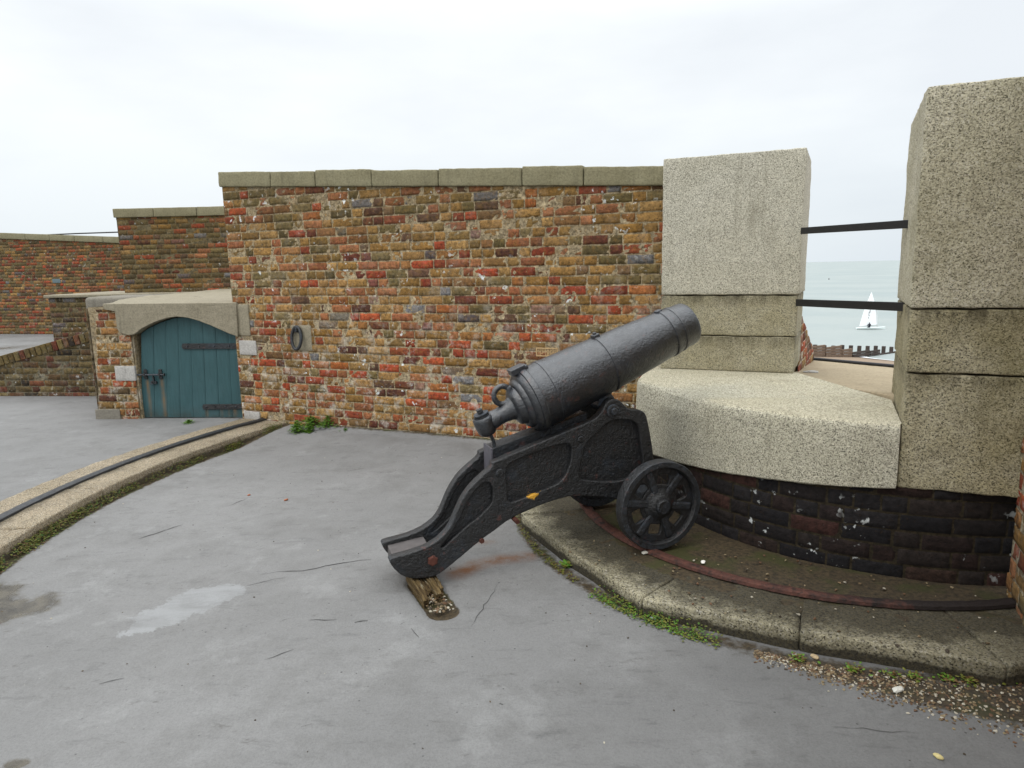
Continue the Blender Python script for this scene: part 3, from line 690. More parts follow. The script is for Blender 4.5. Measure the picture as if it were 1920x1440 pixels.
def door_top(u):
    for (a1, z1_), (a2, z2_) in zip(arc, arc[1:]):
        if a1 <= u <= a2: return z1_+(z2_-z1_)*(u-a1)/(a2-a1) - .012
    return .86
pl = np.linspace(.437, 1.560, 9)
for i in range(8):
    a1, b1 = pl[i]+.0013, pl[i+1]-.0013; g_ = []
    nz_ = 40; nu = 8; dd = -.050+random.uniform(-.0015, .0015)
    for k in range(nu+1):
        row = []
        for j in range(nz_+1):
            t = j/nz_; ub = a1+(b1-a1)*k/nu; lean = (.105*(1-(ub-.437)/1.123)+.025*((ub-.437)/1.123))
            ut = ub+lean*.95; zt_ = door_top(min(max(ut, .53), 1.595)); z_ = .004+(zt_-.004)*t; u_ = ub+lean*z_/.95
            v = bm.verts.new(Ph(u_, z_, dd if 0 < k < nu else dd-.003)); row.append(v)
            s_ = 0
            for (su, zt2, zb, ww) in ((.545, .405, .0, .022), (.700, .41, .0, .026), (1.15, .10, 0, .02), (1.31, .10, 0, .014), (1.39, .10, 0, .014), (1.45, .1, 0, .03)):
                if z_ < zt2: s_ = max(s_, max(0, 1-abs(u_-su)/ww)*(.9 if z_ > .02 else .5))
            v[la] = s_
        g_.append(row)
    for k in range(nu):
        for j in range(nz_): bm.faces.new((g_[k][j], g_[k+1][j], g_[k+1][j+1], g_[k][j+1]))
v4 = [bm.verts.new(Ph(u, z, d_)) for d_ in (-.064, -.095) for u, z in ((.437, .004), (1.56, .004), (1.59, .85), (1.0, 1.02), (.53, .86))]
bm.faces.new(v4[:5]); bm.faces.new(v4[5:][::-1])
for i in range(5): bm.faces.new((v4[i], v4[(i+1) % 5], v4[5+(i+1) % 5], v4[5+i]))
bmesh.ops.recalc_face_normals(bm, faces=bm.faces[:])
dr = obj('door', bm, door.m, hatch, False, False); dr['label'] = 'blue painted plank door with rust runs below its ironwork'
def strap(u0, u1, z0, z1, dz, rusty):
    bm = bmesh.new(); hh = (z1-z0)/2; zc = (z0+z1)/2
    lp = [(u0, zc), (u0+.012, zc+hh), (u0+.06, zc+hh), (u1, zc+hh+dz), (u1, zc-hh+dz), (u0+.06, zc-hh), (u0+.012, zc-hh)]
    bm = fill_shape([lp], .006, .002)
    for t in (.1, .3, .55, .8):
        for s in range(1):
            bmesh.ops.create_uvsphere(bm, u_segments=8, v_segments=5, radius=.009, matrix=Matrix.Translation((u0+(u1-u0)*t, zc+dz*t, .007)))
    densify(bm, .03); 
    for v in bm.verts:
        if rusty: v.co += Vector((0, noise.noise(v.co*50)*.003, noise.noise(v.co*40)*.003))
        v.co = Ph(v.co.x, v.co.y, v.co.z-.042)
    bmesh.ops.recalc_face_normals(bm, faces=bm.faces[:])
    return obj('strap_hinge', bm, MAT['iron'], dr, False, False)
strap(.958, 1.585, .708, .765, -.002, False); strap(1.113, 1.565, .088, .142, .004, True)
bm = bmesh.new()
tube(bm, [Ph(.425, .452, -.02), Ph(.745, .452, -.022)], .009, 10)
tube(bm, [Ph(.445, .452, -.015), Ph(.425, .455, .0), Ph(.418, .457, -.03)], .012, 8)
for uc in (.54, .70): hbox(bm, uc-.018, uc+.018, .405, .505, -.045, -.036, .003); hbox(bm, uc-.012, uc+.012, .437, .467, -.04, -.008, .004)
hbox(bm, .745, .757, .438, .466, -.035, -.01, .002)
hbox(bm, .595, .655, .355, .385, -.045, -.025, .004); hbox(bm, .62, .634, .375, .44, -.04, -.02, .002); tube(bm, [Ph(.60, .37, -.02), Ph(.61, .352, -.02)], .01, 8)
obj('sliding_bolt', bm, MAT['iron'], dr, False, False)
# slate skirt at the foot of the jamb
rock_block('footing', [tuple(Ph(u, 0, d_).xy) for u, d_ in ((-.02, .0), (.25, .004), (.25, .015), (-.02, .015))][::-1], -.03, .10, MAT['render'], hatch, bev=.003, L_=.06, amp=.002)

# ------------------------------------------------------------------ stepped blocks and walls further back
mix_far = lambda u, z: dict(v=2.3, y=1.6, o=1.9, r=.8, d=1.1, p=.8, g=.25)
mix_far3 = lambda u, z: dict(v=1.3, y=2.4, o=1.4, r=1.5, d=1.1, p=1.3, g=.25)
MFAR = lin(110, 100, 76)
blkB = rock_block('rendered_block', [(-5.60, 8.9), (-3.9, 8.75), (-3.9, 9.7), (-5.55, 9.8)], -.05, 1.178, MAT['render'], None, bev=.045, L_=.12, amp=.005, seed=2)
tag(blkB, 'grey rendered concrete block with rounded corner behind the hatch house', 'block')
ba = empty('brick_block', (-7.2, 10.4, 0)); tag(ba, 'brick block with thin concrete top behind the rendered block', 'block')
bm = bmesh.new(); Pa = planeP((-7.05, 10.35), (1, -.06), (-.06, -1))
bricks(bm, Pa, 0, 1.9, 0, 1.13, lambda u, z: dict(v=2.6, o=1.6, d=1, g=.7, r=.4, k=.5), MFAR, nx=5, nz=3, mstep=.06)
body(bm, Pa, 0, 1.9, 0, lambda u: 1.14, .8, MFAR)
obj('brickwork', bm, MAT['brick_far'], ba, local=False)
rock_block('top_slab', [(-7.1, 10.32), (-4.3, 10.15), (-4.3, 12.0), (-7.15, 12.2)], 1.135, 1.178, MAT['concrete'], ba, bev=.008, L_=.15, amp=.004, seed=9)
# second wall
def back_wall(name, label, O, E_, z0, ztop, mixf, cops, thick=.6, seed=0, ch=.135, ends=True):
    O = Vector(O); E_ = Vector(E_); D_ = (E_-O).normalized(); Ln = (E_-O).length; Nn = Vector((D_.y, -D_.x))
    e = empty(name, (O.x, O.y, 0)); tag(e, label, 'wall'); P = planeP(O, D_, Nn); bm = bmesh.new()
    bricks(bm, P, 0, Ln, z0, max(ztop(0), ztop(Ln)), mixf, MFAR, ztop=ztop, nx=5, nz=3, mstep=.08)
    body(bm, P, 0.01, Ln, z0, ztop, thick, MFAR)
    if ends:
        Pe = planeP(O, -Nn, -D_); bricks(bm, Pe, 0, thick, z0, ztop(0), mixf, MFAR, nx=5, nz=3, mstep=.08)
    obj('brickwork', bm, MAT['brick_far'], e, local=False)
    n = cops; a = -.03
    for i in range(n):
        b = a+(Ln+.03)/n*random.uniform(.85, 1.15) if i < n-1 else Ln
        p = [O+D_*(a+.004)+Nn*.03, O+D_*(b-.004)+Nn*.03, O+D_*(b-.004)-Nn*(thick+.03), O+D_*(a+.004)-Nn*(thick+.03)]
        zt = lambda x, y: ztop((Vector((x, y))-O).dot(D_))
        rock_block('coping_stone', [tuple(v) for v in p], lambda x, y: zt(x, y)+.001, lambda x, y: zt(x, y)+ch, MAT['coping'], e, bev=.01, L_=.12, amp=.004, seed=seed+i)
        a = b
    return e, P
back_wall('brick_wall', 'brown mossy brick wall standing on the hatch house slab', (-6.10, 10.75), (-2.3, 10.45), 1.16, lambda u: 2.335-.004*u, mix_far, 6, seed=20)
w3, P3 = back_wall('brick_wall', 'long distant brick wall with sloping coping at far left', (-19, 18.9), (-7.6, 16.35), .0, lambda u: 2.47-.058*(u-5.6), mix_far3, 15, seed=40, ends=False, ch=.15)
bm = bmesh.new(); D3w = Vector((11.4, -2.55, 0)).normalized(); N3w = Vector((-2.55, -11.4, 0)).normalized()
Mx = Matrix(((D3w.x, N3w.x, 0, -19), (D3w.y, N3w.y, 0, 18.9), (0, 0, 1, 0), (0, 0, 0, 1)))
U3 = 5.62
bx(bm, U3-.2, U3+.16, -.03, .012, .62, 1.0, .01, Mx); obj('ring_stone', bm, MAT['pale'], w3, False, False)
bm = bmesh.new(); cc = P3(U3-.02, .82, .05)
tube(bm, [cc+D3w*.12*math.cos(t)+Vector((0, 0, .15*math.sin(t))) for t in np.linspace(0, 2*math.pi, 29)], .03, 8, False); obj('mooring_ring', bm, MAT['rail_black'], w3, True, False)
bm = bmesh.new(); bx(bm, 7.62, 7.86, -.01, .012, 1.30, 1.40, .004, Mx); tag(obj('slate_brick', bm, plain('slate_glaze', (96, 112, 116), .5), w3, False, False))
# ramp wall
rampE = empty('ramp_wall', (-5.0, 8.1, 0)); tag(rampE, 'low sloping brick wall with brick on edge capping left of the hatch', 'wall')
RO = Vector((-8.6, 8.52)); RE = Vector((-4.55, 8.05)); RD = (RE-RO).normalized(); RN = Vector((RD.y, -RD.x)); Pr = planeP(RO, RD, RN); RL = (RE-RO).length
rt = lambda u: .02+.235*(u-.25)
bm = bmesh.new(); dk = lambda u, z: dict(v=3.4, o=1.8, d=.9, k=.5)
bricks(bm, Pr, .3, RL, -.03, 1.0, dk, lin(112, 106, 88), ztop=lambda u: rt(u)-.1, nx=5, nz=3, mstep=.06)
body(bm, Pr, .3, RL, -.03, lambda u: rt(u)-.1, .34, MFAR)
obj('brickwork', bm, MAT['brick_far'], rampE, local=False)
bm = bmesh.new(); lay = bm.loops.layers.float_color.new('col'); u = .3
while u < RL:
    c_ = pick(dk(0, 0)); z_ = rt(u); n0 = len(bm.faces)
    vs = bx(bm, 0, .064, -.21, .012+random.uniform(-.004, .004), -.115, .0, .006)
    sl = math.atan(.235)
    for v in vs:
        if v.is_valid:
            x, y, z = v.co; x2 = x*math.cos(sl)-z*math.sin(sl); z2 = x*math.sin(sl)+z*math.cos(sl); v.co = Pr(u+x2, z_+z2, y)
    for f in list(bm.faces)[n0:]:
        for l in f.loops: l[lay] = c_
    for f in bm.faces:
        if f.loops[0][lay][3] == 0:
            for l in f.loops: l[lay] = c_
    u += .0755
obj('capping', bm, MAT['brick_far'], rampE, local=False)
# cable and roof strip beyond the far wall
bm = bmesh.new(); tube(bm, [(-14.5, 19.6, 2.60), (-12.2, 19.4, 2.64), (-9.5, 19.3, 2.67), (-7.5, 19.0, 2.69)], .02, 6); tag(obj('cable', bm, MAT['blackbar']), 'thin dark cable stretched just above the far wall coping', 'cable')
bm = bmesh.new(); prism(bm, [(-11.6, 21.2), (-8.2, 20.8), (-8.2, 22.8), (-11.6, 23.2)], lambda x, y: 2.3, lambda x, y: 2.57+.035*(x+11.6), .02); q = M('white_sheet'); q.base(lin(225, 228, 230)); rfo = obj('roof', bm, q.m); tag(rfo, 'flat white roof edge just showing behind the far wall', 'roof')
bm = bmesh.new(); bx(bm, -9.75, -9.15, 20.6, 20.8, 2.38, 2.52, .01); obj('dark_vent', bm, MAT['blackbar'], rfo)

# ------------------------------------------------------------------ racer kerbs and rails
def arc_stones(parent, r0, r1, degs, z0, z1f, mat, amp=.005, seed=0, inner_soft=.012, step=3.0):
    for i, (a, b) in enumerate(zip(degs, degs[1:])):
        gap = math.degrees(.0012/r1); n = max(2, int((b-a)/step))
        aa = np.linspace(a+gap, b-gap, n+1); poly = [polar(kr_out(t) if r1 < 3 else r1, t) for t in aa]+[polar(r0, t) for t in aa[::-1]]
        dz = random.uniform(-.003, .003)
        rock_block('kerb_stone', poly, z0, lambda x, y: z1f+dz, mat, parent, bev=inner_soft, L_=.03 if r1 < 3 else .045, amp=amp, seed=seed+i)
kL = empty('stone_kerb', (polar(4.98, 165)[0], polar(4.98, 165)[1], 0)); tag(kL, 'long curved granite kerb running from the brick wall across the left', 'kerb')
arc_stones(kL, 4.725, 5.27, [147.5, 157, 166.5, 175.5, 184, 193, 203, 214], -.16, .004, MAT['kerb'], .005, 60)
def rail(name, r, a0, a1, w_, h_, mat, label, group, z0=.004, groove=False):
    bm = bmesh.new(); prev = None
    prof = [(-w_/2, 0), (-w_/2+.004, h_*.8), (-w_/4, h_), (w_/4, h_), (w_/2-.004, h_*.8), (w_/2, 0)]
    n = int((a1-a0)/1.0)+1
    for t in np.linspace(a0, a1, n*2):
        j = noise.noise(Vector((t*.6, r, 0)))*.0025
        row = [bm.verts.new((*polar(r+x+j, t), z0+z+noise.noise(Vector((t*.9, x*30, 3)))*.0015)) for x, z in prof]
        if prev: [bm.faces.new((prev[k], row[k], row[k+1], prev[k+1])) for k in range(5)]
        else: bm.faces.new(row)
        prev = row
    bm.faces.new(prev[::-1]); bmesh.ops.recalc_face_normals(bm, faces=bm.faces[:])
    return tag(obj(name, bm, mat, None, True), label, 'rail', group)
rail('iron_rail', 5.01, 149.2, 214, .075, .020, MAT['rail_black'], 'black curved iron rail bedded in the long left kerb', None, .004)
rail('iron_rail', 1.455, 150, 283, .058, .018, MAT['rail_rust'], 'rusty curved iron rail under the cannon wheels', None, .004)
# upturned end of the left rail
bm = bmesh.new(); p0 = polar(5.01, 148.2); 
Mx = Matrix.Translation((p0[0]+.01, p0[1]-.01, .035)) @ Matrix.Rotation(R(58), 4, 'Z') @ Matrix.Rotation(R(-25), 4, 'Y')
bx(bm, -.09, .05, -.05, .05, -.012, .012, .004, Mx); bx(bm, .05, .066, -.045, .045, -.03, .05, .003, Mx)
tag(obj('rail_stop', bm, MAT['iron'], None), 'dark iron stop plate at the end of the left rail by the wall', 'stop')
KO = [(150, 1.86), (170, 1.85), (188, 1.86), (206, 1.785), (224.6, 1.865), (245, 1.775), (266.7, 1.87), (292, 1.87)]
def kr_out(t):
    for (a1, q1), (a2, q2) in zip(KO, KO[1:]):
        if a1 <= t <= a2:
            p, q_ = Vector(polar(q1, a1)), Vector(polar(q2, a2)); d_ = Vector((math.cos(R(t)), math.sin(R(t)))); e_ = q_-p; c0 = p-Vector((C.x, C.y))
            return (c0.x*e_.y-c0.y*e_.x)/(d_.x*e_.y-d_.y*e_.x)
    return 1.86
kR = empty('stone_kerb', (polar(1.64, 230)[0], polar(1.64, 230)[1], 0)); tag(kR, 'short curved damp granite kerb around the cannon wheels', 'kerb')
arc_stones(kR, 1.40, 1.83, [158, 188, 206, 224.6, 245, 266.7, 287], -.14, -.001, MAT['kerb_wet'], .0045, 80, .013, step=4)

# ------------------------------------------------------------------ embrasure: plinth, sill, piers, apron
plE = empty('brick_plinth', (1.4, 3.3, 0)); tag(plE, 'curved plinth of near black damp bricks below the granite sill', 'plinth')
PC = Vector((2.31, 4.22, 0)); PR = 1.410
def Pp(u, z, d):
    t = R(150)+u/PR; r = PR+d; return PC+Vector((r*math.cos(t), r*math.sin(t), z))
bm = bmesh.new(); PLN = R(268-150)*PR
plz = lambda u: (.27+(u/PR*57.3+150-183)*.00285 if u/PR*57.3 < 54 else (.33+(u/PR*57.3-54)*.0026 if u/PR*57.3 < 74 else min(.428, .382+(u/PR*57.3-74)*.0022))) + .004
bricks(bm, Pp, 0, PLN, -.02, .43, lambda u, z: dict(k=4.6, m=1.0), lin(52, 45, 32), ztop=plz, course=.0815, bl=.215, bh=.105, joint=.007, nx=7, nz=4, rough=.45, mdepth=.0035)
poly = [Pp(u, 0, -.02).xy for u in np.linspace(0, PLN, 30)]+[Vector((2.6, 2.7)), Vector((2.9, 4.3)), Vector((1.7, 5.4))]
vs = [bm.verts.new((p.x, p.y, .25 if i < 14 else .405)) for i, p in enumerate(poly)]; f = bm.faces.new(vs); lay = bm.loops.layers.float_color.get('col'); [l.__setitem__(lay, MFAR) for l in f.loops]
obj('brickwork', bm, MAT['brick_dark'], plE, local=False)
# sill block
SB = [(160, .24), (183, .27), (204, .33), (224, .382), (236, .405), (247, .43), (300, .43)]
def sill_bot(t):
    for (a1, q1), (a2, q2) in zip(SB, SB[1:]):
        if a1 <= t <= a2: return q1+(q2-q1)*(t-a1)/(a2-a1)
    return .43
def pcp(r, deg): return Vector((PC.x+r*math.cos(R(deg)), PC.y+r*math.sin(R(deg)), 0))
bm = bmesh.new(); rows = []
front = [(pcp(1.437, t), sill_bot(t), Vector((math.cos(R(t)), math.sin(R(t)), 0))) for t in np.linspace(246.0, 189, 80)]
lc = [Vector((.835, 4.13, 0)), Vector((.806, 4.19, 0)), Vector((.800, 4.26, 0)), Vector((.812, 4.33, 0)), Vector((.87, 4.50, 0)), Vector((.99, 4.80, 0)), Vector((1.05, 5.13, 0))]
front += [(p, .27, Vector((-1, .1, 0)) if k > 0 else Vector((-1, -.1, 0))) for k, p in enumerate(lc)]
backp = [Vector((1.55, 5.0, 0)), Vector((1.90, 4.42, 0)), Vector((2.0, 3.47, 0)), Vector((1.79, 3.03, 0)), Vector((1.758, 2.955, 0))]
for t, ins in [(0, .008), (.02, 0), (.25, 0), (.5, 0), (.75, .002), (.93, .006), (.975, .012), (1.0, .024), (1.004, .05)]:
    row = []
    for p, zb, nn in front:
        worn = max(0, 1-(Vector((p.x-1.0, p.y-3.80)).length/.33)); z = zb+(.722-zb)*t - (.020*worn if t > .95 else 0)
        row.append(bm.verts.new(p-nn*(ins+(.07*worn*max(0, t-.8)/.2))+Vector((0, 0, z))))
    row += [bm.verts.new((p.x, p.y, .42+(.722-.42)*t)) for p in backp]; rows.append(row)
n = len(rows[0])
for a, b in zip(rows, rows[1:]):
    for k in range(n): bm.faces.new((a[k], a[(k+1) % n], b[(k+1) % n], b[k]))
bm.faces.new(rows[0][::-1]); bm.faces.new(rows[-1]); bmesh.ops.recalc_face_normals(bm, faces=bm.faces[:]); densify(bm, .035); roughen(bm, .0022, 8, .0014, 35, 3)
for v in bm.verts:
    if v.co.z > .718: v.co.z = .7235+(v.co.z-.7235)*.4
obj_s = obj('granite_sill', bm, MAT['granite_sill'], None, True); tag(obj_s, 'massive curved pale granite sill block under the gun opening', 'sill')
# piers
axd = Vector((.446, .895)); fd = Vector((.92, -.385)).normalized()
def pier(name, label, corner, left, width, depth, levels_, mat, seed):
    e = empty(name, (corner[0], corner[1], 0)); tag(e, label, 'pier')
    c_ = Vector(corner); far = fd*(-width if left else width)
    for i, (z0, z1, grow) in enumerate(levels_):
        g_ = grow; o_ = -axd*g_; s_ = (fd*g_ if left else -fd*g_)
        pl = [c_+far+o_, c_+o_+s_, c_+axd*depth+s_, c_+far+axd*depth] if left else [c_+o_+s_, c_+far+o_, c_+far+axd*depth, c_+axd*depth+s_]
        rock_block('granite_block', [tuple(v) for v in pl], z0, z1, mat, e, bev=.008, L_=.028, amp=.0042, seed=seed+i)
    return e
# course joints are real gaps
pier('granite_pier', 'left pier of three granite blocks beside the brick wall', (1.862, 4.385), True, .875, .62, [(.725, .962, 0.0), (.968, 1.236, .002), (1.243, 2.152, .010)], MAT['granite'], 100)
pier('granite_pier', 'tall right pier of mossy granite blocks cut by the right edge', (1.742, 2.925), False, .80, .86, [(.432, .955, 0.0), (.963, 1.236, .004), (1.244, 2.150, .008)], MAT['granite_damp'], 120)
# apron sloping outward
az = lambda x, y: .716-.075*((x-1.95)*.446+(y-3.9)*.895)
ap = rock_block('concrete_apron', [(1.93, 4.40), (2.02, 3.46), (2.15, 3.60), (3.45, 4.75), (3.24, 5.50), (2.90, 6.38), (1.95, 6.75), (1.5, 5.05)], lambda x, y: az(x, y)-.5, lambda x, y: az(x, y), MAT['apron'], None, bev=.006, L_=.1, amp=.003, seed=11)
tag(ap, 'buff concrete floor of the gun opening sloping out to sea', 'apron')
bm = bmesh.new(); tube(bm, [(2.80, 6.62, az(2.80, 6.62)+.008), (2.93, 6.36, az(2.93, 6.36)+.012), (3.22, 5.50, az(3.22, 5.50)+.012), (3.40, 4.90, az(3.4, 4.9)+.01)], .016, 8)
tag(obj('edge_pipe', bm, MAT['blackbar'], None), 'thin dark pipe along the outer edge of the concrete apron', 'pipe')
# flared brick cheek beyond the left pier
chE = empty('brick_cheek', (2.16, 4.98, 0)); tag(chE, 'sloping red brick cheek wall outside the left pier', 'wall')
CO = Vector((2.16, 5.0)); CE = Vector((2.89, 6.36)); CD = (CE-CO).normalized(); CN = Vector((CD.y, -CD.x)); CL = (CE-CO).length
ctop = lambda u: 1.08-(1.08-.60)*(u/CL)**1.0
bm = bmesh.new(); Pc = planeP(CO, CD, CN)
bricks(bm, Pc, 0, CL, .45, 1.3, lambda u, z: dict(r=1.2, d=1.6, p=1.2, y=.8), lin(190, 176, 156), ztop=ctop, nx=5, nz=3, mstep=.04); body(bm, Pc, 0, CL, .3, ctop, .35, MFAR)
obj('brickwork', bm, MAT['brick_main'], chE, local=False)
# gull mess / paper scrap
bm = bmesh.new(); bmesh.ops.create_icosphere(bm, subdivisions=2, radius=1, matrix=Matrix.Translation((2.22, 4.93, az(2.22, 4.93)+.006)) @ Matrix.Rotation(R(-20), 4, 'Z') @ Matrix.Diagonal((.055, .03, .010, 1))); roughen(bm, .006, 30); tag(obj('paper_scrap', bm, MAT['pale'], None, True), 'small white scrap lying by the foot of the left pier', 'litter')
# bars
def bar(label, p0, p1, hgt):
    bm = bmesh.new(); p0, p1 = Vector(p0), Vector(p1); D_ = (p1-p0); L_ = D_.length; D_.normalize(); N_ = Vector((D_.y, -D_.x, 0)).normalized(); U_ = N_.cross(D_)*-1
    if U_.z < 0: U_ = -U_
    Mx = Matrix(((D_.x, N_.x, U_.x, p0.x), (D_.y, N_.y, U_.y, p0.y), (D_.z, N_.z, U_.z, p0.z), (0, 0, 0, 1)))
    bx(bm, 0, L_, -.009, .009, -hgt/2, hgt/2, .002, Mx); tag(obj('iron_bar', bm, MAT['blackbar'], None), label, 'bar', 'safety bars across the gun opening')
bar('upper black flat iron bar across the gun opening', (1.858, 4.36, 1.644), (1.965, 3.33, 1.622), .040)
bar('lower black flat iron bar across the gun opening', (1.848, 4.355, 1.192), (1.965, 3.28, 1.222), .044)

# right brick wall returning towards the camera
rw = empty('brick_wall', (2.14, 2.75, 0)); tag(rw, 'brick wall at the right edge meeting the mossy granite pier', 'wall')
RO2 = Vector((1.36, 1.0)); RE2 = Vector((2.155, 2.752)); Dw = (RE2-RO2).normalized(); Nw = Vector((-Dw.y, Dw.x)); Pw = planeP(RO2, Dw, Nw); Lw = (RE2-RO2).length
bm = bmesh.new(); bricks(bm, Pw, 0, Lw, -.13, 2.1, lambda u, z: dict(y=2, o=1.2, r=1.2, p=1.6, d=.5), lin(176, 164, 140), nx=7, nz=4, rough=1.2, mstep=.04)
body(bm, Pw, 0, Lw, -.13, lambda u: 2.1, .5, MORT)
Pw2 = planeP(RO2-Nw*.5, Nw, -Dw); bricks(bm, Pw2, 0, .5, -.13, 2.1, mix_main, MORT, nx=5, nz=3, mstep=.05)
obj('brickwork', bm, MAT['brick_far'], rw, local=False)
for k in range(3):
    a, b = k*Lw/3, (k+1)*Lw/3; p = [RO2+Dw*(a+.004)+Nw*.02, RO2+Dw*(b-.004)+Nw*.02, RO2+Dw*(b-.004)-Nw*.54, RO2+Dw*(a+.004)-Nw*.54]
    rock_block('coping_stone', [tuple(v) for v in p], 2.101, 2.235, MAT['coping'], rw, bev=.01, L_=.1, amp=.004, seed=k)
CAZ = R(20); ca = Vector((math.cos(CAZ), math.sin(CAZ), 0)); cn = Vector((ca.y, -ca.x, 0))
co_ = C + ca*(-1.9) + cn*.025
can = empty('cannon', (co_.x, co_.y, 0), CAZ); tag(can, 'black iron cannon with stubby barrel raised on a two wheeled cast iron carriage', 'cannon')
EL = R(20.5); BX = Matrix.Translation((-.012, 0, .776)) @ Matrix.Rotation(-EL, 4, 'Y')     # barrel frame: X along the bore
prof = [(-.118, .0), (-.118, .045), (-.108, .060), (-.100, .082), (-.094, .092), (-.080, .098), (-.066, .104), (-.063, .120), (-.052, .130), (-.040, .134), (-.037, .148), (-.026, .160), (-.012, .166), (-.009, .174), (.000, .1775), (.018, .1775), (.024, .172), (.03, .1695), (.095, .168), (.098, .1715), (.113, .1715), (.116, .1665),
        (.25, .1625), (.44, .1545), (.443, .1585), (.452, .1595), (.466, .1585), (.469, .1525), (.60, .1465), (.74, .138), (.845, .130), (.848, .1345), (.857, .136), (.868, .134), (.871, .1275), (.904, .1255), (.907, .129), (.916, .1295), (.924, .128), (.927, .1235), (.985, .1215), (1.003, .119), (1.011, .112), (1.011, .066), (.99, .062), (.55, .062), (.55, 0)]
bm = bmesh.new()
pf = []
for (a, b) in zip(prof, prof[1:]):
    n_ = max(1, int((b[0]-a[0])/.03)) if b[0] > a[0] else 1
    pf += [(a[0]+(b[0]-a[0])*i/n_, a[1]+(b[1]-a[1])*i/n_) for i in range(n_)]
pf.append(prof[-1])
lathe(bm, pf, 96)
for v in bm.verts:
    rr_ = math.hypot(v.co.y, v.co.z)
    if rr_ > .07:
        k = 1+(noise.fractal(v.co*14, .8, 2, 4)*.0012+noise.noise(v.co*60)*.0007)/rr_; v.co.y *= k; v.co.z *= k
bm.transform(BX)
barrel = obj('barrel', bm, MAT['barrel'], can, True)
def bobj(name, fn, mat=None, par=None, smooth=False):
    bm = bmesh.new(); fn(bm); return obj(name, bm, mat or MAT['barrel'], par or barrel, smooth)
# muzzle sight groove, vent patch, sight, lug
def f(bm):
    bx(bm, -.050, .045, -.030, .030, .160, .186, .004, BX)
    bx(bm, -.052, .030, -.034, .034, .184, .1925, .002, BX)
bobj('vent_patch', f)
def f(bm): bx(bm, .440, .478, -.022, .022, .150, .171, .004, BX); bx(bm, .452, .466, -.012, .012, .168, .181, .003, BX)
bobj('sight', f)
bobj('muzzle_sight', lambda bm: bx(bm, .838, .872, -.018, .018, .126, .1405, .003, BX))
def f(bm):
    tube(bm, [BX @ Vector((-.128+.046*math.cos(t), 0, .088+.046*math.sin(t))) for t in np.linspace(0, 2*math.pi, 33)], .0145, 12, False)
    bx(bm, -.10, -.07, -.018, .018, .065, .118, .006, BX)
bobj('breeching_ring', f, None, None, True)
def f(bm):
    pts = [(-.10, 0, 0), (-.13, 0, -.002), (-.16, 0, -.004), (-.19, 0, -.006), (-.225, 0, -.008), (-.25, 0, -.008)]
    tube(bm, [BX @ Vector(p) for p in pts], [.066, .052, .045, .044, .048, .040], 20)
    cy = [(-.060, 0), (-.060, .028), (-.052, .040), (-.036, .049), (-.01, .053), (.02, .054), (.036, .053), (.044, .047), (.044, 0)]
    lathe(bm, cy, 32, BX @ Matrix.Translation((-.268, 0, -.010)) @ Matrix.Rotation(-math.pi/2, 4, 'Y'))
casc = bobj('cascabel', f, None, None, True)
def f(bm):
    lathe(bm, [(.044, 0), (.044, .041), (.050, .041), (.050, .036), (.057, .036), (.057, .039), (.062, .039), (.062, 0)], 28, BX @ Matrix.Translation((-.268, 0, -.010)) @ Matrix.Rotation(-math.pi/2, 4, 'Y'))
    bx(bm, -.282, -.254, -.014, .014, .054, .076, .003, BX)
bobj('collar_nut', f, MAT['iron'], casc)
def f(bm): tube(bm, [BX @ Vector((-.262, 0, -.07)), Vector((-.215, 0, .575)), Vector((-.212, 0, .52))], .009, 10)
bobj('elevating_screw', f, MAT['iron'], can)
def f(bm):
    M_ = Matrix.Translation((.40, 0, .735)) @ Matrix.Rotation(math.pi/2, 4, 'Z'); lathe(bm, [(-.062, 0), (-.062, .05), (.062, .05), (.062, 0)], 28, M_)
    bx(bm, .36, .44, -.05, .05, .72, .80, .01)
bobj('mounting_lug', f, None, None, False)

s2 = lambda pts: [(a+1.9, b) for a, b in pts]
bot = [(-2.698, .092), (-2.691, .066), (-2.672, .034), (-2.639, -.002), (-2.594, -.026), (-2.523, -.036), (-2.475, -.034), (-2.42, -.006), (-2.349, .040), (-2.247, .110), (-2.145, .165), (-2.088, .200), (-1.927, .248), (-1.825, .267), (-1.742, .276), (-1.614, .254), (-1.473, .226), (-1.42, .17), (-1.28, .17), (-1.235, .25)]
top = [(-1.255, .471), (-1.284, .606), (-1.302, .672), (-1.325, .690), (-1.356, .700), (-1.398, .702), (-1.425, .722), (-1.452, .752), (-1.477, .764), (-1.500, .768), (-1.522, .764), (-1.545, .742), (-1.562, .708), (-1.590, .680), (-1.625, .664), (-1.75, .628), (-1.923, .578), (-2.160, .510), (-2.168, .505), (-2.170, .484), (-2.236, .436), (-2.285, .396), (-2.325, .345), (-2.348, .305), (-2.368, .262), (-2.395, .205), (-2.440, .160), (-2.501, .128), (-2.588, .108), (-2.674, .100)]
outline = chaikin(s2(bot+top), 1)
h1 = chaikin(s2([(-1.640, .560), (-1.585, .604), (-1.545, .635), (-1.50, .655), (-1.43, .652), (-1.370, .636), (-1.343, .600), (-1.333, .52), (-1.313, .40), (-1.32, .35), (-1.40, .325), (-1.50, .318), (-1.678, .352), (-1.697, .375), (-1.690, .42), (-1.668, .52)]), 2)
h2 = chaikin(s2([(-2.085, .490), (-1.99, .520), (-1.90, .543), (-1.80, .560), (-1.752, .560), (-1.735, .53), (-1.742, .46), (-1.765, .40), (-1.80, .356), (-1.86, .338), (-1.926, .322), (-2.03, .295), (-2.080, .285), (-2.093, .31), (-2.092, .37), (-2.10, .45)]), 2)
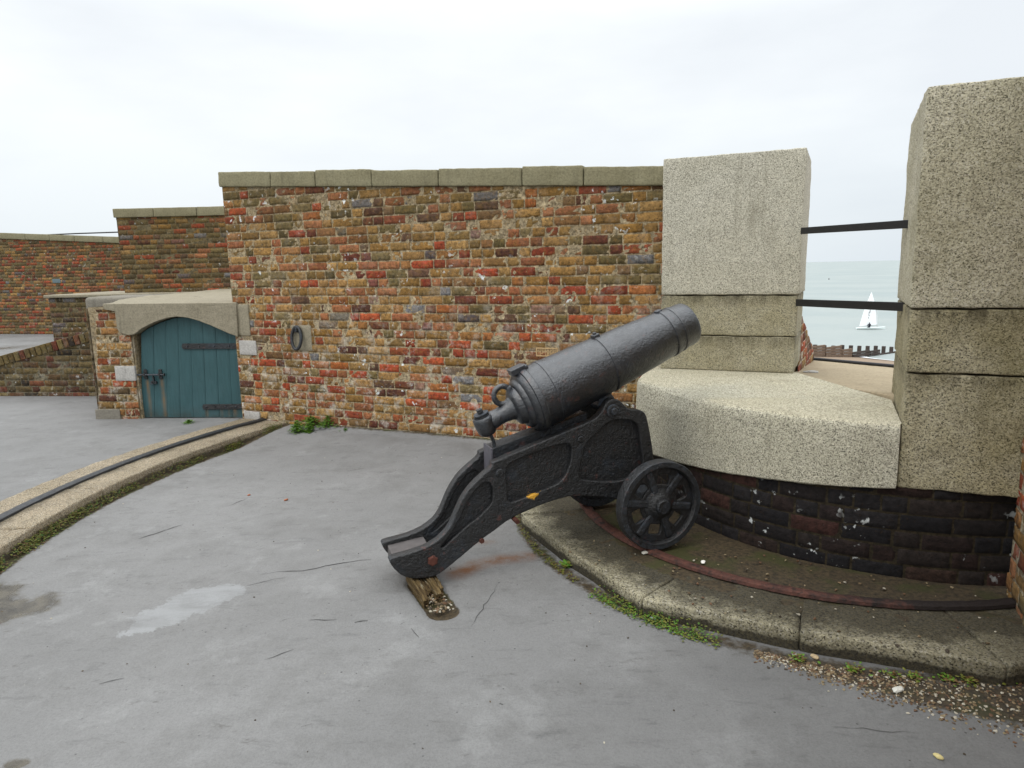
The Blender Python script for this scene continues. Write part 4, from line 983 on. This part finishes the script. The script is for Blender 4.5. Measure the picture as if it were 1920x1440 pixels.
h3 = chaikin(s2([(-2.195, .415), (-2.172, .39), (-2.168, .34), (-2.178, .29), (-2.23, .248), (-2.30, .205), (-2.37, .155), (-2.43, .105), (-2.45, .110), (-2.40, .16), (-2.345, .235), (-2.315, .30), (-2.275, .355), (-2.235, .40)]), 2)
def cheek_bm(yc_out, sgn):
    """sgn -1: near cheek, outer face at y = yc_out"""
    bm = fill_shape([outline, h1, h2, h3], .026, .007)
    bm.transform(Matrix(((1, 0, 0, 0), (0, 0, -1, yc_out-sgn*.026), (0, 1, 0, 0), (0, 0, 0, 1))))
    b2 = fill_shape([outline], .008, .002)
    for v in b2.verts: pass
    # the web sits inside the frame; shrink it a hair so no faces coincide
    b2.transform(Matrix(((1, 0, 0, 0), (0, 0, -1, yc_out-sgn*.036), (0, 1, 0, 0), (0, 0, 0, 1))))
    cx = sum(v.co.x for v in b2.verts)/len(b2.verts)
    b3 = fill_shape([[(p[0]+(q[0])*0, p[1]) for p, q in zip(outline_in, outline_in)]], .008, .002); b2.free()
    b3.transform(Matrix(((1, 0, 0, 0), (0, 0, -1, yc_out-sgn*.036), (0, 1, 0, 0), (0, 0, 0, 1))))
    me_ = bpy.data.meshes.new('t'); b3.to_mesh(me_); b3.free(); bm.from_mesh(me_); bpy.data.meshes.remove(me_)
    densify(bm, .05)
    for v in bm.verts: 
        d = noise.noise(v.co*16)*.0018+noise.noise(v.co*45)*.0008; v.co += Vector((d, d*.6, -d))
    # raised boss round the trunnion bolt and the axle
    for (x, z, r_, t_) in ((.40, .705, .036, .008), (.212, .574, .017, .007), (-.232, .452, .020, .010), (.55, .245, .07, .012)):
        lathe(bm, [(-.002, 0), (-.002, r_), (t_*.7, r_), (t_, r_*.75), (t_, 0)], 18, Matrix.Translation((x, yc_out, z)) @ Matrix.Rotation(sgn*math.pi/2, 4, 'Z'))
    bmesh.ops.recalc_face_normals(bm, faces=bm.faces[:])
    return bm
# inward offset of the outline for the web plate
def inset(p, d):
    n = len(p); out_ = []; A = sum(p[i][0]*p[(i+1) % n][1]-p[(i+1) % n][0]*p[i][1] for i in range(n)); sg = 1 if A > 0 else -1
    for i in range(n):
        a, b, c = Vector(p[i-1]), Vector(p[i]), Vector(p[(i+1) % n]); t = (c-a).normalized(); nn = Vector((-t.y, t.x))*sg; out_.append(tuple(b+nn*d))
    return out_
outline_in = inset(outline, .016)
near = obj('side_cheek', cheek_bm(-.130, -1), MAT['iron_near'], can)
farc = obj('side_cheek', cheek_bm(.130, 1), MAT['iron'], can)
# bolts
def hexbolt(bm, x, z, y, sgn, r, t):
    lathe(bm, [(-.004, 0), (-.004, r), (t*.8, r), (t, r*.82), (t, 0)], 6, Matrix.Translation((x, y, z)) @ Matrix.Rotation(sgn*math.pi/2, 4, 'Z') @ Matrix.Rotation(.4, 4, 'X'))
for (x, z, r, mt) in ((-.588, .052, .026, 'rust'), (.40, .705, .019, 'iron')):
    for sgn in (-1, 1):
        bm = bmesh.new(); hexbolt(bm, x, z, sgn*(.130 if mt == 'rust' else .137), sgn, r, .014); obj('bolt', bm, MAT[mt], near if sgn < 0 else farc)
bm = bmesh.new(); tube(bm, [(-.155, -.165, .195), (-.155, .165, .195)], .0125, 12); obj('tie_rod', bm, MAT['rust'], can, True)
bm = bmesh.new(); hexbolt(bm, -.335, .112, -.130, -1, .014, .008); obj('bolt', bm, MAT['rust'], near)
# trail transom
bm = bmesh.new(); prism(bm, [(-.770, -.078), (-.585, -.078), (-.585, .078), (-.770, .078)], .02, lambda x, y: .078+.10*(x+.77), .004); 
obj('trail_transom', bm, plain('worn_primer_iron', (104, 98, 96), .6, .4, .25, 20), can)
# bed between the cheeks
bm = bmesh.new(); sl = math.atan(.255)
vs = bx(bm, -.235, .30, -.028, .076, -.060, .0, .004)
for v in vs:
    if v.is_valid: x, y, z = v.co; v.co = Vector((x, y, .548+.255*(x+.235)+z))
vs = bx(bm, -.235, .30, -.022, .070, -.15, -.062, .003)
for v in vs:
    if v.is_valid: x, y, z = v.co; v.co = Vector((x+.012, y, .548+.255*(x+.235)+z))
obj('bed_plate', bm, MAT['iron'], can)
bm = bmesh.new(); vs = bx(bm, -.2475, -.2365, -.050, .076, .385, .556, .003)
obj('end_plate', bm, plain('worn_grey_plate', (84, 82, 88), .5, .4), can)
# cross transom under the barrel and axle
bm = bmesh.new(); bx(bm, .30, .34, -.078, .078, .28, .60, .006); obj('transom', bm, MAT['iron'], can); bm = bmesh.new(); bx(bm, -.02, .02, -.078, .078, .30, .46, .006); obj('transom', bm, MAT['iron'], can)
bm = bmesh.new(); bx(bm, .505, .595, -.30, .30, .205, .285, .012); tube(bm, [(.55, -.385, .245), (.55, .385, .245)], .030, 20); obj('axle', bm, MAT['iron'], can)
# wheels
def kidney(a0, a1, r0, r1):
    p = [(r1*math.cos(t), r1*math.sin(t)) for t in np.linspace(a0, a1, 7)] + [(r0*math.cos(t), r0*math.sin(t)) for t in np.linspace(a1+.10, a0-.10, 4)]
    return p
def wheel(sgn):
    e = empty('wheel', (.55, sgn*.341, .245)); e.parent = can; e.empty_display_size = .1
    RX = Matrix.Rotation(sgn*math.pi/2, 4, 'Z')     # lathe axis -> outward
    bm = bmesh.new(); lathe(bm, [(-.034, .188), (-.034, .227), (-.028, .232), (.026, .232), (.033, .229), (.033, .203), (.028, .199), (.010, .196), (-.014, .192), (-.034, .188)], 72, RX)
    bmesh.ops.remove_doubles(bm, verts=bm.verts[:], dist=1e-4)
    for v in bm.verts: v.co += Vector((noise.noise(v.co*30), noise.noise(v.co*31+Vector((4, 4, 4))), noise.noise(v.co*29)))*.0012
    obj('rim', bm, MAT['iron'], e, True)
    circ = [(.197*math.cos(t), .197*math.sin(t)) for t in np.linspace(0, 2*math.pi, 65)[:-1]]
    holes = []
    for k in range(6):
        m_ = k*math.pi/3+.35; holes.append(chaikin([(x, y) for x, y in kidney(m_-.23, m_+.23, .106, .160)], 2))
    bm = fill_shape([circ]+holes, .010, .005); bm.transform(Matrix(((1, 0, 0, 0), (0, 0, sgn*1, sgn*-.004), (0, 1, 0, 0), (0, 0, 0, 1))))
    for k in range(6):
        t = k*math.pi/3+.35+math.pi/6; M_ = Matrix.Rotation(-t, 4, 'Y')
        for v in bx(bm, .05, .190, -.002 if sgn > 0 else -.016, .016 if sgn > 0 else .002, -.019, .019, .008, None): v.co = M_ @ v.co if v.is_valid else v.co
    bmesh.ops.recalc_face_normals(bm, faces=bm.faces[:])
    obj('spokes', bm, MAT['iron'], e, False)
    bm = bmesh.new(); lathe(bm, [(-.036, 0), (-.036, .060), (.0, .088), (.010, .086), (.018, .066), (.030, .055), (.034, .050), (.036, .040), (.050, .038), (.054, .033), (.054, 0)], 40, RX)
    obj('hub', bm, MAT['iron'], e, True)
    return e
wheel(-1); wheel(1)

# ------------------------------------------------------------------ rotten timber chock in its slot
wd = M('rotten_wood', .9, .2); c = wd.mix(wd.mr(wd.noise(1, 5, .7, wd.vec((60, 6, 60))), .35, .65), lin(58, 40, 24), lin(150, 126, 84)); c = wd.mix(wd.mr(wd.noise(1, 5, .7, wd.vec((70, 5, 70), (4, 4, 4))), .56, .66), c, lin(180, 168, 140)); wd.base(c); wd.bump(wd.noise(1, 6, .7, wd.vec((80, 6, 80))), .012, 1)
we = Vector((-.50, 3.20)); wD = Vector((.17, -.37)).normalized(); ch = empty('timber_chock', (-.50, 3.20, -.10), math.atan2(wD.y, wD.x)-math.pi/2); tag(ch, 'rotten splintered timber chock under the tail of the cannon carriage', 'timber')
bm = bmesh.new()
for i, (x0, x1, ln, z1) in enumerate([(-.062, -.038, .225, .052), (-.039, -.008, .27, .060), (-.009, .020, .215, .046), (.019, .034, .25, .056), (.033, .062, .29, .060)]):
    vs = bx(bm, x0, x1-.001, 0, ln, -.01, z1, .004)
bmesh.ops.triangulate(bm, faces=bm.faces[:]); densify(bm, .02)
for v in bm.verts:
    t = max(0, (v.co.y-.15)/.12)
    v.co += Vector((noise.noise(v.co*30)*.004, noise.noise(Vector((v.co.x*90, 0, v.co.z*50)))*.03*t, noise.noise(Vector((v.co.x*80, v.co.y*7, 2)))*.006-t*.018))
obj('chock_grain', bm, wd.m, ch, False)
def scatter(name, label, pts, size, mat, kind='stuff', cat=None, flat=.6):
    bm = bmesh.new()
    for p in pts:
        s = size*random.uniform(.5, 1.5)
        r = bmesh.ops.create_icosphere(bm, subdivisions=1, radius=1, matrix=Matrix.Translation(p) @ Matrix.Rotation(random.random()*6, 4, 'Z') @ Matrix.Rotation(random.uniform(-.5, .5), 4, 'X') @ Matrix.Diagonal((s, s*random.uniform(.5, 1), s*flat*random.uniform(.5, 1), 1)))
        mi = random.randrange(len(mat)) if isinstance(mat, list) else 0
        for v in r['verts']:
            v.co += Vector((random.uniform(-1, 1), random.uniform(-1, 1), random.uniform(-1, 1)))*s*.22
            for f in v.link_faces: f.material_index = mi
    return tag(obj(name, bm, mat, None), label, cat, kind=kind)
gm = [plain('grit_a', (128, 108, 80)), plain('grit_b', (100, 84, 62)), plain('grit_c', (150, 134, 104)), plain('grit_d', (72, 62, 50)), plain('grit_e', (190, 182, 164)), plain('grit_f', (112, 84, 62))]
pts = []
while len(pts) < 3200:
    a = random.uniform(240, 289); r = 1.84+abs(random.gauss(0, 1))*.035+random.random()**1.6*.33*min(1, max(0, (a-243)/22)); x, y = polar(r, a)
    if r > 2.25: continue
    pts.append((x, y, gz1(x, y)+.001))
scatter('gravel', 'brown grit and broken shell drifted along the short kerb', pts, .0052, gm)
pts = []
for _ in range(150):
    t = random.uniform(.18, .40); o = random.uniform(-.055, .055); x, y = we.x+wD.x*t-wD.y*o, we.y+wD.y*t+wD.x*o; pts.append((x, y, gz1(x, y)+.003))
scatter('rubble', 'grit and shell chips filling the slot beyond the rotten timber', pts, .007, gm)
pts = []
for _ in range(170):
    a = random.uniform(205, 282); r = random.choice([random.uniform(1.05, 1.40), random.uniform(1.5, 1.8)]); x, y = polar(r, a)
    if math.hypot(x-PC.x, y-PC.y) < 1.44 and y > 2.7: continue
    pts.append((x, y, .004))
scatter('grit', 'scattered grit on the damp ledge below the dark plinth', pts, .006, gm)
pts = []
for _ in range(190):
    x, y = random.uniform(-3, 1.6), random.uniform(1.6, 5.5); rr_ = math.hypot(x-C.x, y-C.y)
    if rr_ < 1.95 or rr_ > 4.6: continue
    pts.append((x, y, gz1(x, y)+.001))
scatter('crumbs', 'tiny dark crumbs and chips strewn over the asphalt floor', pts, .0042, [gm[3], gm[3], gm[1], gm[4]])
# single stones large enough to point at
stn = [((1.37, 2.20), .022, (214, 212, 202), 'white angular stone lying in the gravel at bottom right'), ((1.10, 2.44), .013, (206, 204, 196), 'small white stone on the asphalt just left of the gravel'),
       ((1.31, 1.87), .015, (186, 172, 120), 'yellowish chip alone on the asphalt in the bottom right corner'), ((1.02, 1.80), .012, (176, 160, 112), 'small tan chip near the bottom edge right of centre'),
       ((.60, 2.74), .014, (176, 196, 200), 'pale blue chip beside the moss at the kerb corner'), ((.92, 3.10), .017, (226, 222, 214), 'white shell on the damp ledge between wheel and dark bricks'),
       ((1.17, 2.42), .018, (168, 148, 116), 'flat tan stone at the tip of the gravel drift'), ((.66, 3.22), .020, (170, 166, 156), 'grey shell fragment beside the foot of the near wheel'),
       ((-1.56, 4.40), .016, (150, 92, 64), 'reddish brick crumb on the asphalt midway to the door'), ((-1.86, 4.52), .012, (158, 96, 66), 'brown leaf scrap on the asphalt near the long kerb')]
for (x, y), s, col, lb in stn:
    bm = bmesh.new(); zz = .002 if math.hypot(x-C.x, y-C.y) < 1.8 else gz1(x, y)+.001
    bmesh.ops.create_icosphere(bm, subdivisions=2, radius=1, matrix=Matrix.Rotation(random.random()*6, 4, 'Z') @ Matrix.Diagonal((s, s*.7, s*.42, 1)))
    for v in bm.verts: v.co *= 1+noise.noise(v.co*55+Vector((x, y, 0))*9)*.5
    for v in bm.verts: v.co += Vector((x, y, zz+s*.3))
    tag(obj('stone', bm, plain('stone_chip', col), None), lb, 'stone')

# ------------------------------------------------------------------ weeds and moss
def leafmat(name, a, b):
    q = M(name, .6, .3); q.base(q.mix(q.noise(40, 3), lin(*a), lin(*b))); q.b.inputs['Subsurface Weight'].default_value = 0; return q.m
GR = leafmat('leaf_green', (70, 112, 30), (112, 152, 44)); OL = leafmat('moss_olive', (92, 96, 36), (134, 136, 52)); BR = leafmat('moss_brown', (96, 72, 44), (124, 96, 54)); DG = leafmat('leaf_dark', (48, 80, 28), (80, 112, 38))
def leaf(bm, p, s, mi, up=.6):
    a = random.random()*6.28; t = Vector((math.cos(a), math.sin(a), random.uniform(.0, up))).normalized(); w_ = t.cross(Vector((0, 0, 1))).normalized(); nn = w_.cross(t)
    P_ = [p, p+t*s*.35+w_*s*.3, p+t*s*.75+w_*s*.28-nn*s*.05, p+t*s, p+t*s*.75-w_*s*.28-nn*s*.05, p+t*s*.35-w_*s*.3]; c0 = p+t*s*.5+nn*s*.1
    v = [bm.verts.new(x) for x in P_]; c_ = bm.verts.new(c0)
    for i in range(6): f = bm.faces.new((v[i], v[(i+1) % 6], c_)); f.material_index = mi
def clump(name, label, centres, n, size, mats, height, cat='weed', kind=None):
    bm = bmesh.new()
    for (x, y, rx, z0) in centres:
        for _ in range(n):
            a = random.random()*6.28; r = min(.85, abs(random.gauss(0, .42)))*rx; hgt = height*max(0, 1-r/rx)*random.random()
            leaf(bm, Vector((x+r*math.cos(a), y+r*math.sin(a), z0+hgt)), size*random.uniform(.6, 1.3), random.randrange(len(mats)))
        for _ in range(n//14):
            a = random.random()*6.28; r = random.random()*rx*.5; tube(bm, [(x, y, z0), (x+r*math.cos(a), y+r*math.sin(a), z0+height*.8)], .0012, 4)
    return tag(obj(name, bm, mats, None), label, cat, kind=kind)
clump('weed', 'bright green leafy weed growing where the long kerb meets the wall', [(-1.93, 6.26, .16, .0), (-1.75, 6.24, .13, .0), (-2.02, 6.14, .10, -.03), (-1.90, 6.12, .07, -.04)], 260, .026, [GR, GR, DG], .11)
clump('weed', 'small green weed tuft at the foot of the brick wall right of the kerb end', [(-1.56, 6.10, .06, -.02)], 80, .016, [GR, DG], .03)
clump('weed', 'small green tuft growing before the blue door', [(-3.21, 6.50, .07, .0)], 130, .020, [GR, GR], .03)
clump('weed', 'star shaped weed at the kerb near the cannon tail', [(.27, 3.27, .045, -.085)], 26, .030, [GR, OL], .03)
def arc_moss(name, label, r, a0, a1, n, size, mats, spread, zf, wgt=None):
    bm = bmesh.new(); k = 0
    while k < n:
        a = random.uniform(a0, a1)
        if wgt and random.random() > wgt(a): continue
        rr_ = r+random.gauss(0, spread); x, y = polar(rr_, a); leaf(bm, Vector((x, y, zf(rr_, x, y)+random.random()*.012)), size*random.uniform(.5, 1.4), random.randrange(len(mats))); k += 1
    return tag(obj(name, bm, mats, None), label, kind='stuff')
arc_moss('moss', 'olive and rust coloured moss along the foot of the long kerb', 4.695, 150, 192, 3000, .013, [OL, OL, BR, DG, OL], .018, lambda r_, x, y: gz1(x, y)+max(0, (r_-4.67))*.8, lambda a: max(.03, min(1, .25+noise.noise(Vector((a*.35, 1, 0)))*2+max(0, (a-176)/14))))
arc_moss('moss', 'thick green moss cushion at the corner of the short kerb', 1.875, 216, 236, 1000, .012, [OL, GR, OL, DG], .020, lambda r_, x, y: gz1(x, y)+max(0, 1.88-r_)*.7, lambda a: max(.0, min(1, math.sin((a-213)/26*math.pi)*1.3)))
arc_moss('moss', 'sparse moss and seedlings under the short kerb near the gravel', 1.85, 244, 272, 420, .014, [GR, OL, BR], .015, lambda r_, x, y: gz1(x, y)+.004, lambda a: max(.02, min(1, noise.noise(Vector((a*.5, 4, 0)))*3)))
arc_moss('moss', 'thin moss line at the short kerb beneath the cannon', 1.86, 176, 212, 420, .012, [OL, BR, OL], .012, lambda r_, x, y: gz1(x, y)+.003)

# ------------------------------------------------------------------ groyne, dinghy, sailor, buoy
gE = empty('groyne', (39.1, 88, -10.9)); tag(gE, 'timber groyne of posts and planks running down the beach into the sea', 'groyne')
G0 = Vector((38.2, 87.4)); G1 = Vector((59.5, 100.3)); GD = (G1-G0).normalized(); GP = Vector((-GD.y, GD.x)); GL = (G1-G0).length
tim = plain('groyne_timber', (134, 114, 98), .9, .2, .3, 4, .02); timd = plain('groyne_timber_wet', (78, 68, 62), .8, .3, .3, 4, .02)
def gtop(t): return -9.55-(t/GL)*2.2
def gbox(bm, t0, t1, w0, w1, z0, z1):
    Mx = Matrix(((GD.x, GP.x, 0, G0.x), (GD.y, GP.y, 0, G0.y), (0, 0, 1, 0), (0, 0, 0, 1))); bx(bm, t0, t1, w0, w1, z0, z1, .03, Mx)
k = 0; t = .3
while t < GL-.3:
    bm = bmesh.new(); gbox(bm, t, t+.42, -.2, .2, -14, gtop(t)+.30+random.uniform(-.05, .08)); obj('post', bm, timd, gE, local=False); t += 2.02; k += 1
steps = [(0, 4.2, -9.48), (4.2, 7.9, -9.85), (7.9, 10.4, -10.45), (10.4, 14.6, -11.0), (14.6, 17.2, -11.15), (17.2, GL, -11.75)]
for (a, b, zt) in steps:
    bm = bmesh.new(); z = zt
    for i in range(5): gbox(bm, a+.05+random.uniform(0, .25), b-.02, -.42-.02*(i % 2), -.22, z-.36, z-.03); z -= .38
    obj('planking', bm, tim if zt > -10.9 else timd, gE, local=False)
# dinghy
bE = empty('sailing_dinghy', (71.2, 133.2, SEA), 0); tag(bE, 'small white sailing dinghy with one tall white sail', 'boat')
BD = Vector((.985, -.17, 0)).normalized(); BZ = math.atan2(BD.y, BD.x); bE.rotation_euler = (0, 0, BZ); bE.scale = (1.07, 1.07, 1.07)
hull = M('white_hull', .4, .5); hull.base(lin(226, 234, 232)); sail = M('sail_cloth', .7, .2); sail.base(lin(244, 246, 248)); 
bm = bmesh.new(); secs = [(-2.25, .52, .30), (-1.2, .66, .32), (0, .70, .32), (1.2, .55, .36), (2.1, .25, .42), (2.75, .03, .50)]; prev = None
for x, w2, hz in secs:
    row = [bm.verts.new((x, y, z)) for y, z in ((-w2, hz), (-w2*.8, .08), (0, -.06), (w2*.8, .08), (w2, hz), (w2*.5, hz+.03), (-w2*.5, hz+.03))]
    if prev: [bm.faces.new((prev[i], row[i], row[(i+1) % 7], prev[(i+1) % 7])) for i in range(7)]
    else: bm.faces.new(row)
    prev = row
bm.faces.new(prev[::-1]); bmesh.ops.recalc_face_normals(bm, faces=bm.faces[:]); obj('hull', bm, hull.m, bE, False)
mast_b, mast_t = Vector((1.35, 0, .35)), Vector((-.05, 0, 6.9)); clew = Vector((-1.85, -.25, .60))
bm = bmesh.new(); n = 14; G_ = []
for i in range(n+1):
    t = i/n; lu = mast_b.lerp(mast_t, t)+Vector((.25*math.sin(math.pi*t), 0, .55*(1-t))); le = clew.lerp(mast_t, t)+Vector((-.16*math.sin(math.pi*t), 0, 0)); row = []
    for j in range(9): s = j/8; p = lu.lerp(le, s); p.y += -.22*math.sin(math.pi*s)*(1-t*.6); row.append(bm.verts.new(p))
    G_.append(row)
for i in range(n):
    for j in range(8): bm.faces.new((G_[i][j], G_[i+1][j], G_[i+1][j+1], G_[i][j+1]))
sl_ = obj('sail', bm, sail.m, bE, True)
bm = bmesh.new(); tube(bm, [mast_b+Vector((0, 0, -.2)), mast_b.lerp(mast_t, .5)+Vector((.27, 0, 0)), mast_t], [.05, .045, .02], 8); obj('mast', bm, MAT['pale'], bE, True)
bm = bmesh.new(); tube(bm, [mast_b+Vector((0, 0, .4)), clew], .03, 8); obj('boom', bm, MAT['pale'], bE, True)
bm = bmesh.new()
for (zc, st) in ((3.55, [(0, .3), (.22, .3), (.22, .0), (.05, .0), (.22, 0), (.22, -.3), (0, -.3)]), (2.85, [(.22, .28), (.0, .28), (.0, -.28), (.2, -.28)]), (2.2, [(.0, .1), (.0, -.2)])):
    tube(bm, [(-.35+x, -.30, zc+z) for x, z in st], .035, 5)
obj('sail_number', bm, timd, sl_)
# sailor: one continuous skinned body seated on the gunwale
def skinned(name, verts, edges, radii, mat, parent=None, loc=(0, 0, 0), root=0):
    me = bpy.data.meshes.new(name); me.from_pydata(verts, edges, []); o = bpy.data.objects.new(name, me); COL.objects.link(o)
    md = o.modifiers.new('s', 'SKIN'); o.modifiers.new('u', 'SUBSURF').levels = 1
    for i, r in enumerate(radii): me.skin_vertices[0].data[i].radius = (r, r)
    me.skin_vertices[0].data[root].use_root = True
    dg = bpy.context.evaluated_depsgraph_get(); m2 = bpy.data.meshes.new_from_object(o.evaluated_get(dg)); bpy.data.objects.remove(o)
    m2.materials.clear(); m2.materials.append(mat); m2.shade_smooth()
    o = bpy.data.objects.new(name, m2); COL.objects.link(o); o.location = loc
    if parent: o.parent = parent
    return o
V = [(0, 0, 0), (0, -.02, .22), (0, -.04, .45), (0, -.03, .58), (0, -.01, .70), (.18, -.03, .47), (.30, .10, .28), (.38, .28, .18), (-.18, -.03, .47), (-.30, .08, .26), (-.34, .26, .16), (.10, .02, -.02), (.13, .40, .02), (.14, .46, -.35), (-.10, .02, -.02), (-.13, .40, .02), (-.14, .46, -.35)]
Ed = [(0, 1), (1, 2), (2, 3), (3, 4), (2, 5), (5, 6), (6, 7), (2, 8), (8, 9), (9, 10), (0, 11), (11, 12), (12, 13), (0, 14), (14, 15), (15, 16)]
Rd = [.17, .17, .18, .07, .12, .09, .06, .045, .09, .06, .045, .11, .08, .055, .11, .08, .055]
wsuit = plain('wetsuit', (30, 32, 44), .7, .3)
bp = Vector((71.2, 133.2, SEA)) + Matrix.Rotation(BZ, 3, 'Z') @ Vector((-.27, -.67, .53))
po = skinned('person', V, Ed, Rd, wsuit, None, bp); po.rotation_euler = (0, 0, BZ); po.scale = (1.05, 1.05, 1.05); tag(po, 'sailor in a dark suit sitting on the side of the dinghy', 'person')
bm = bmesh.new(); bmesh.ops.create_icosphere(bm, subdivisions=2, radius=.125, matrix=Matrix.Translation((0, -.012, .735)) @ Matrix.Diagonal((.85, .95, .8, 1))); obj('hair', bm, plain('dark_hair', (34, 28, 26)), po, True)
bm = bmesh.new(); lathe(bm, [(-.6, 0), (-.5, .35), (-.1, .55), (.2, .5), (.6, .2), (1.0, .06), (1.0, 0)], 20, Matrix.Translation((241, 513, SEA)) @ Matrix.Rotation(-math.pi/2, 4, 'Y')); tag(obj('buoy', bm, timd, None, True), 'tiny dark buoy far out on the sea', 'buoy')
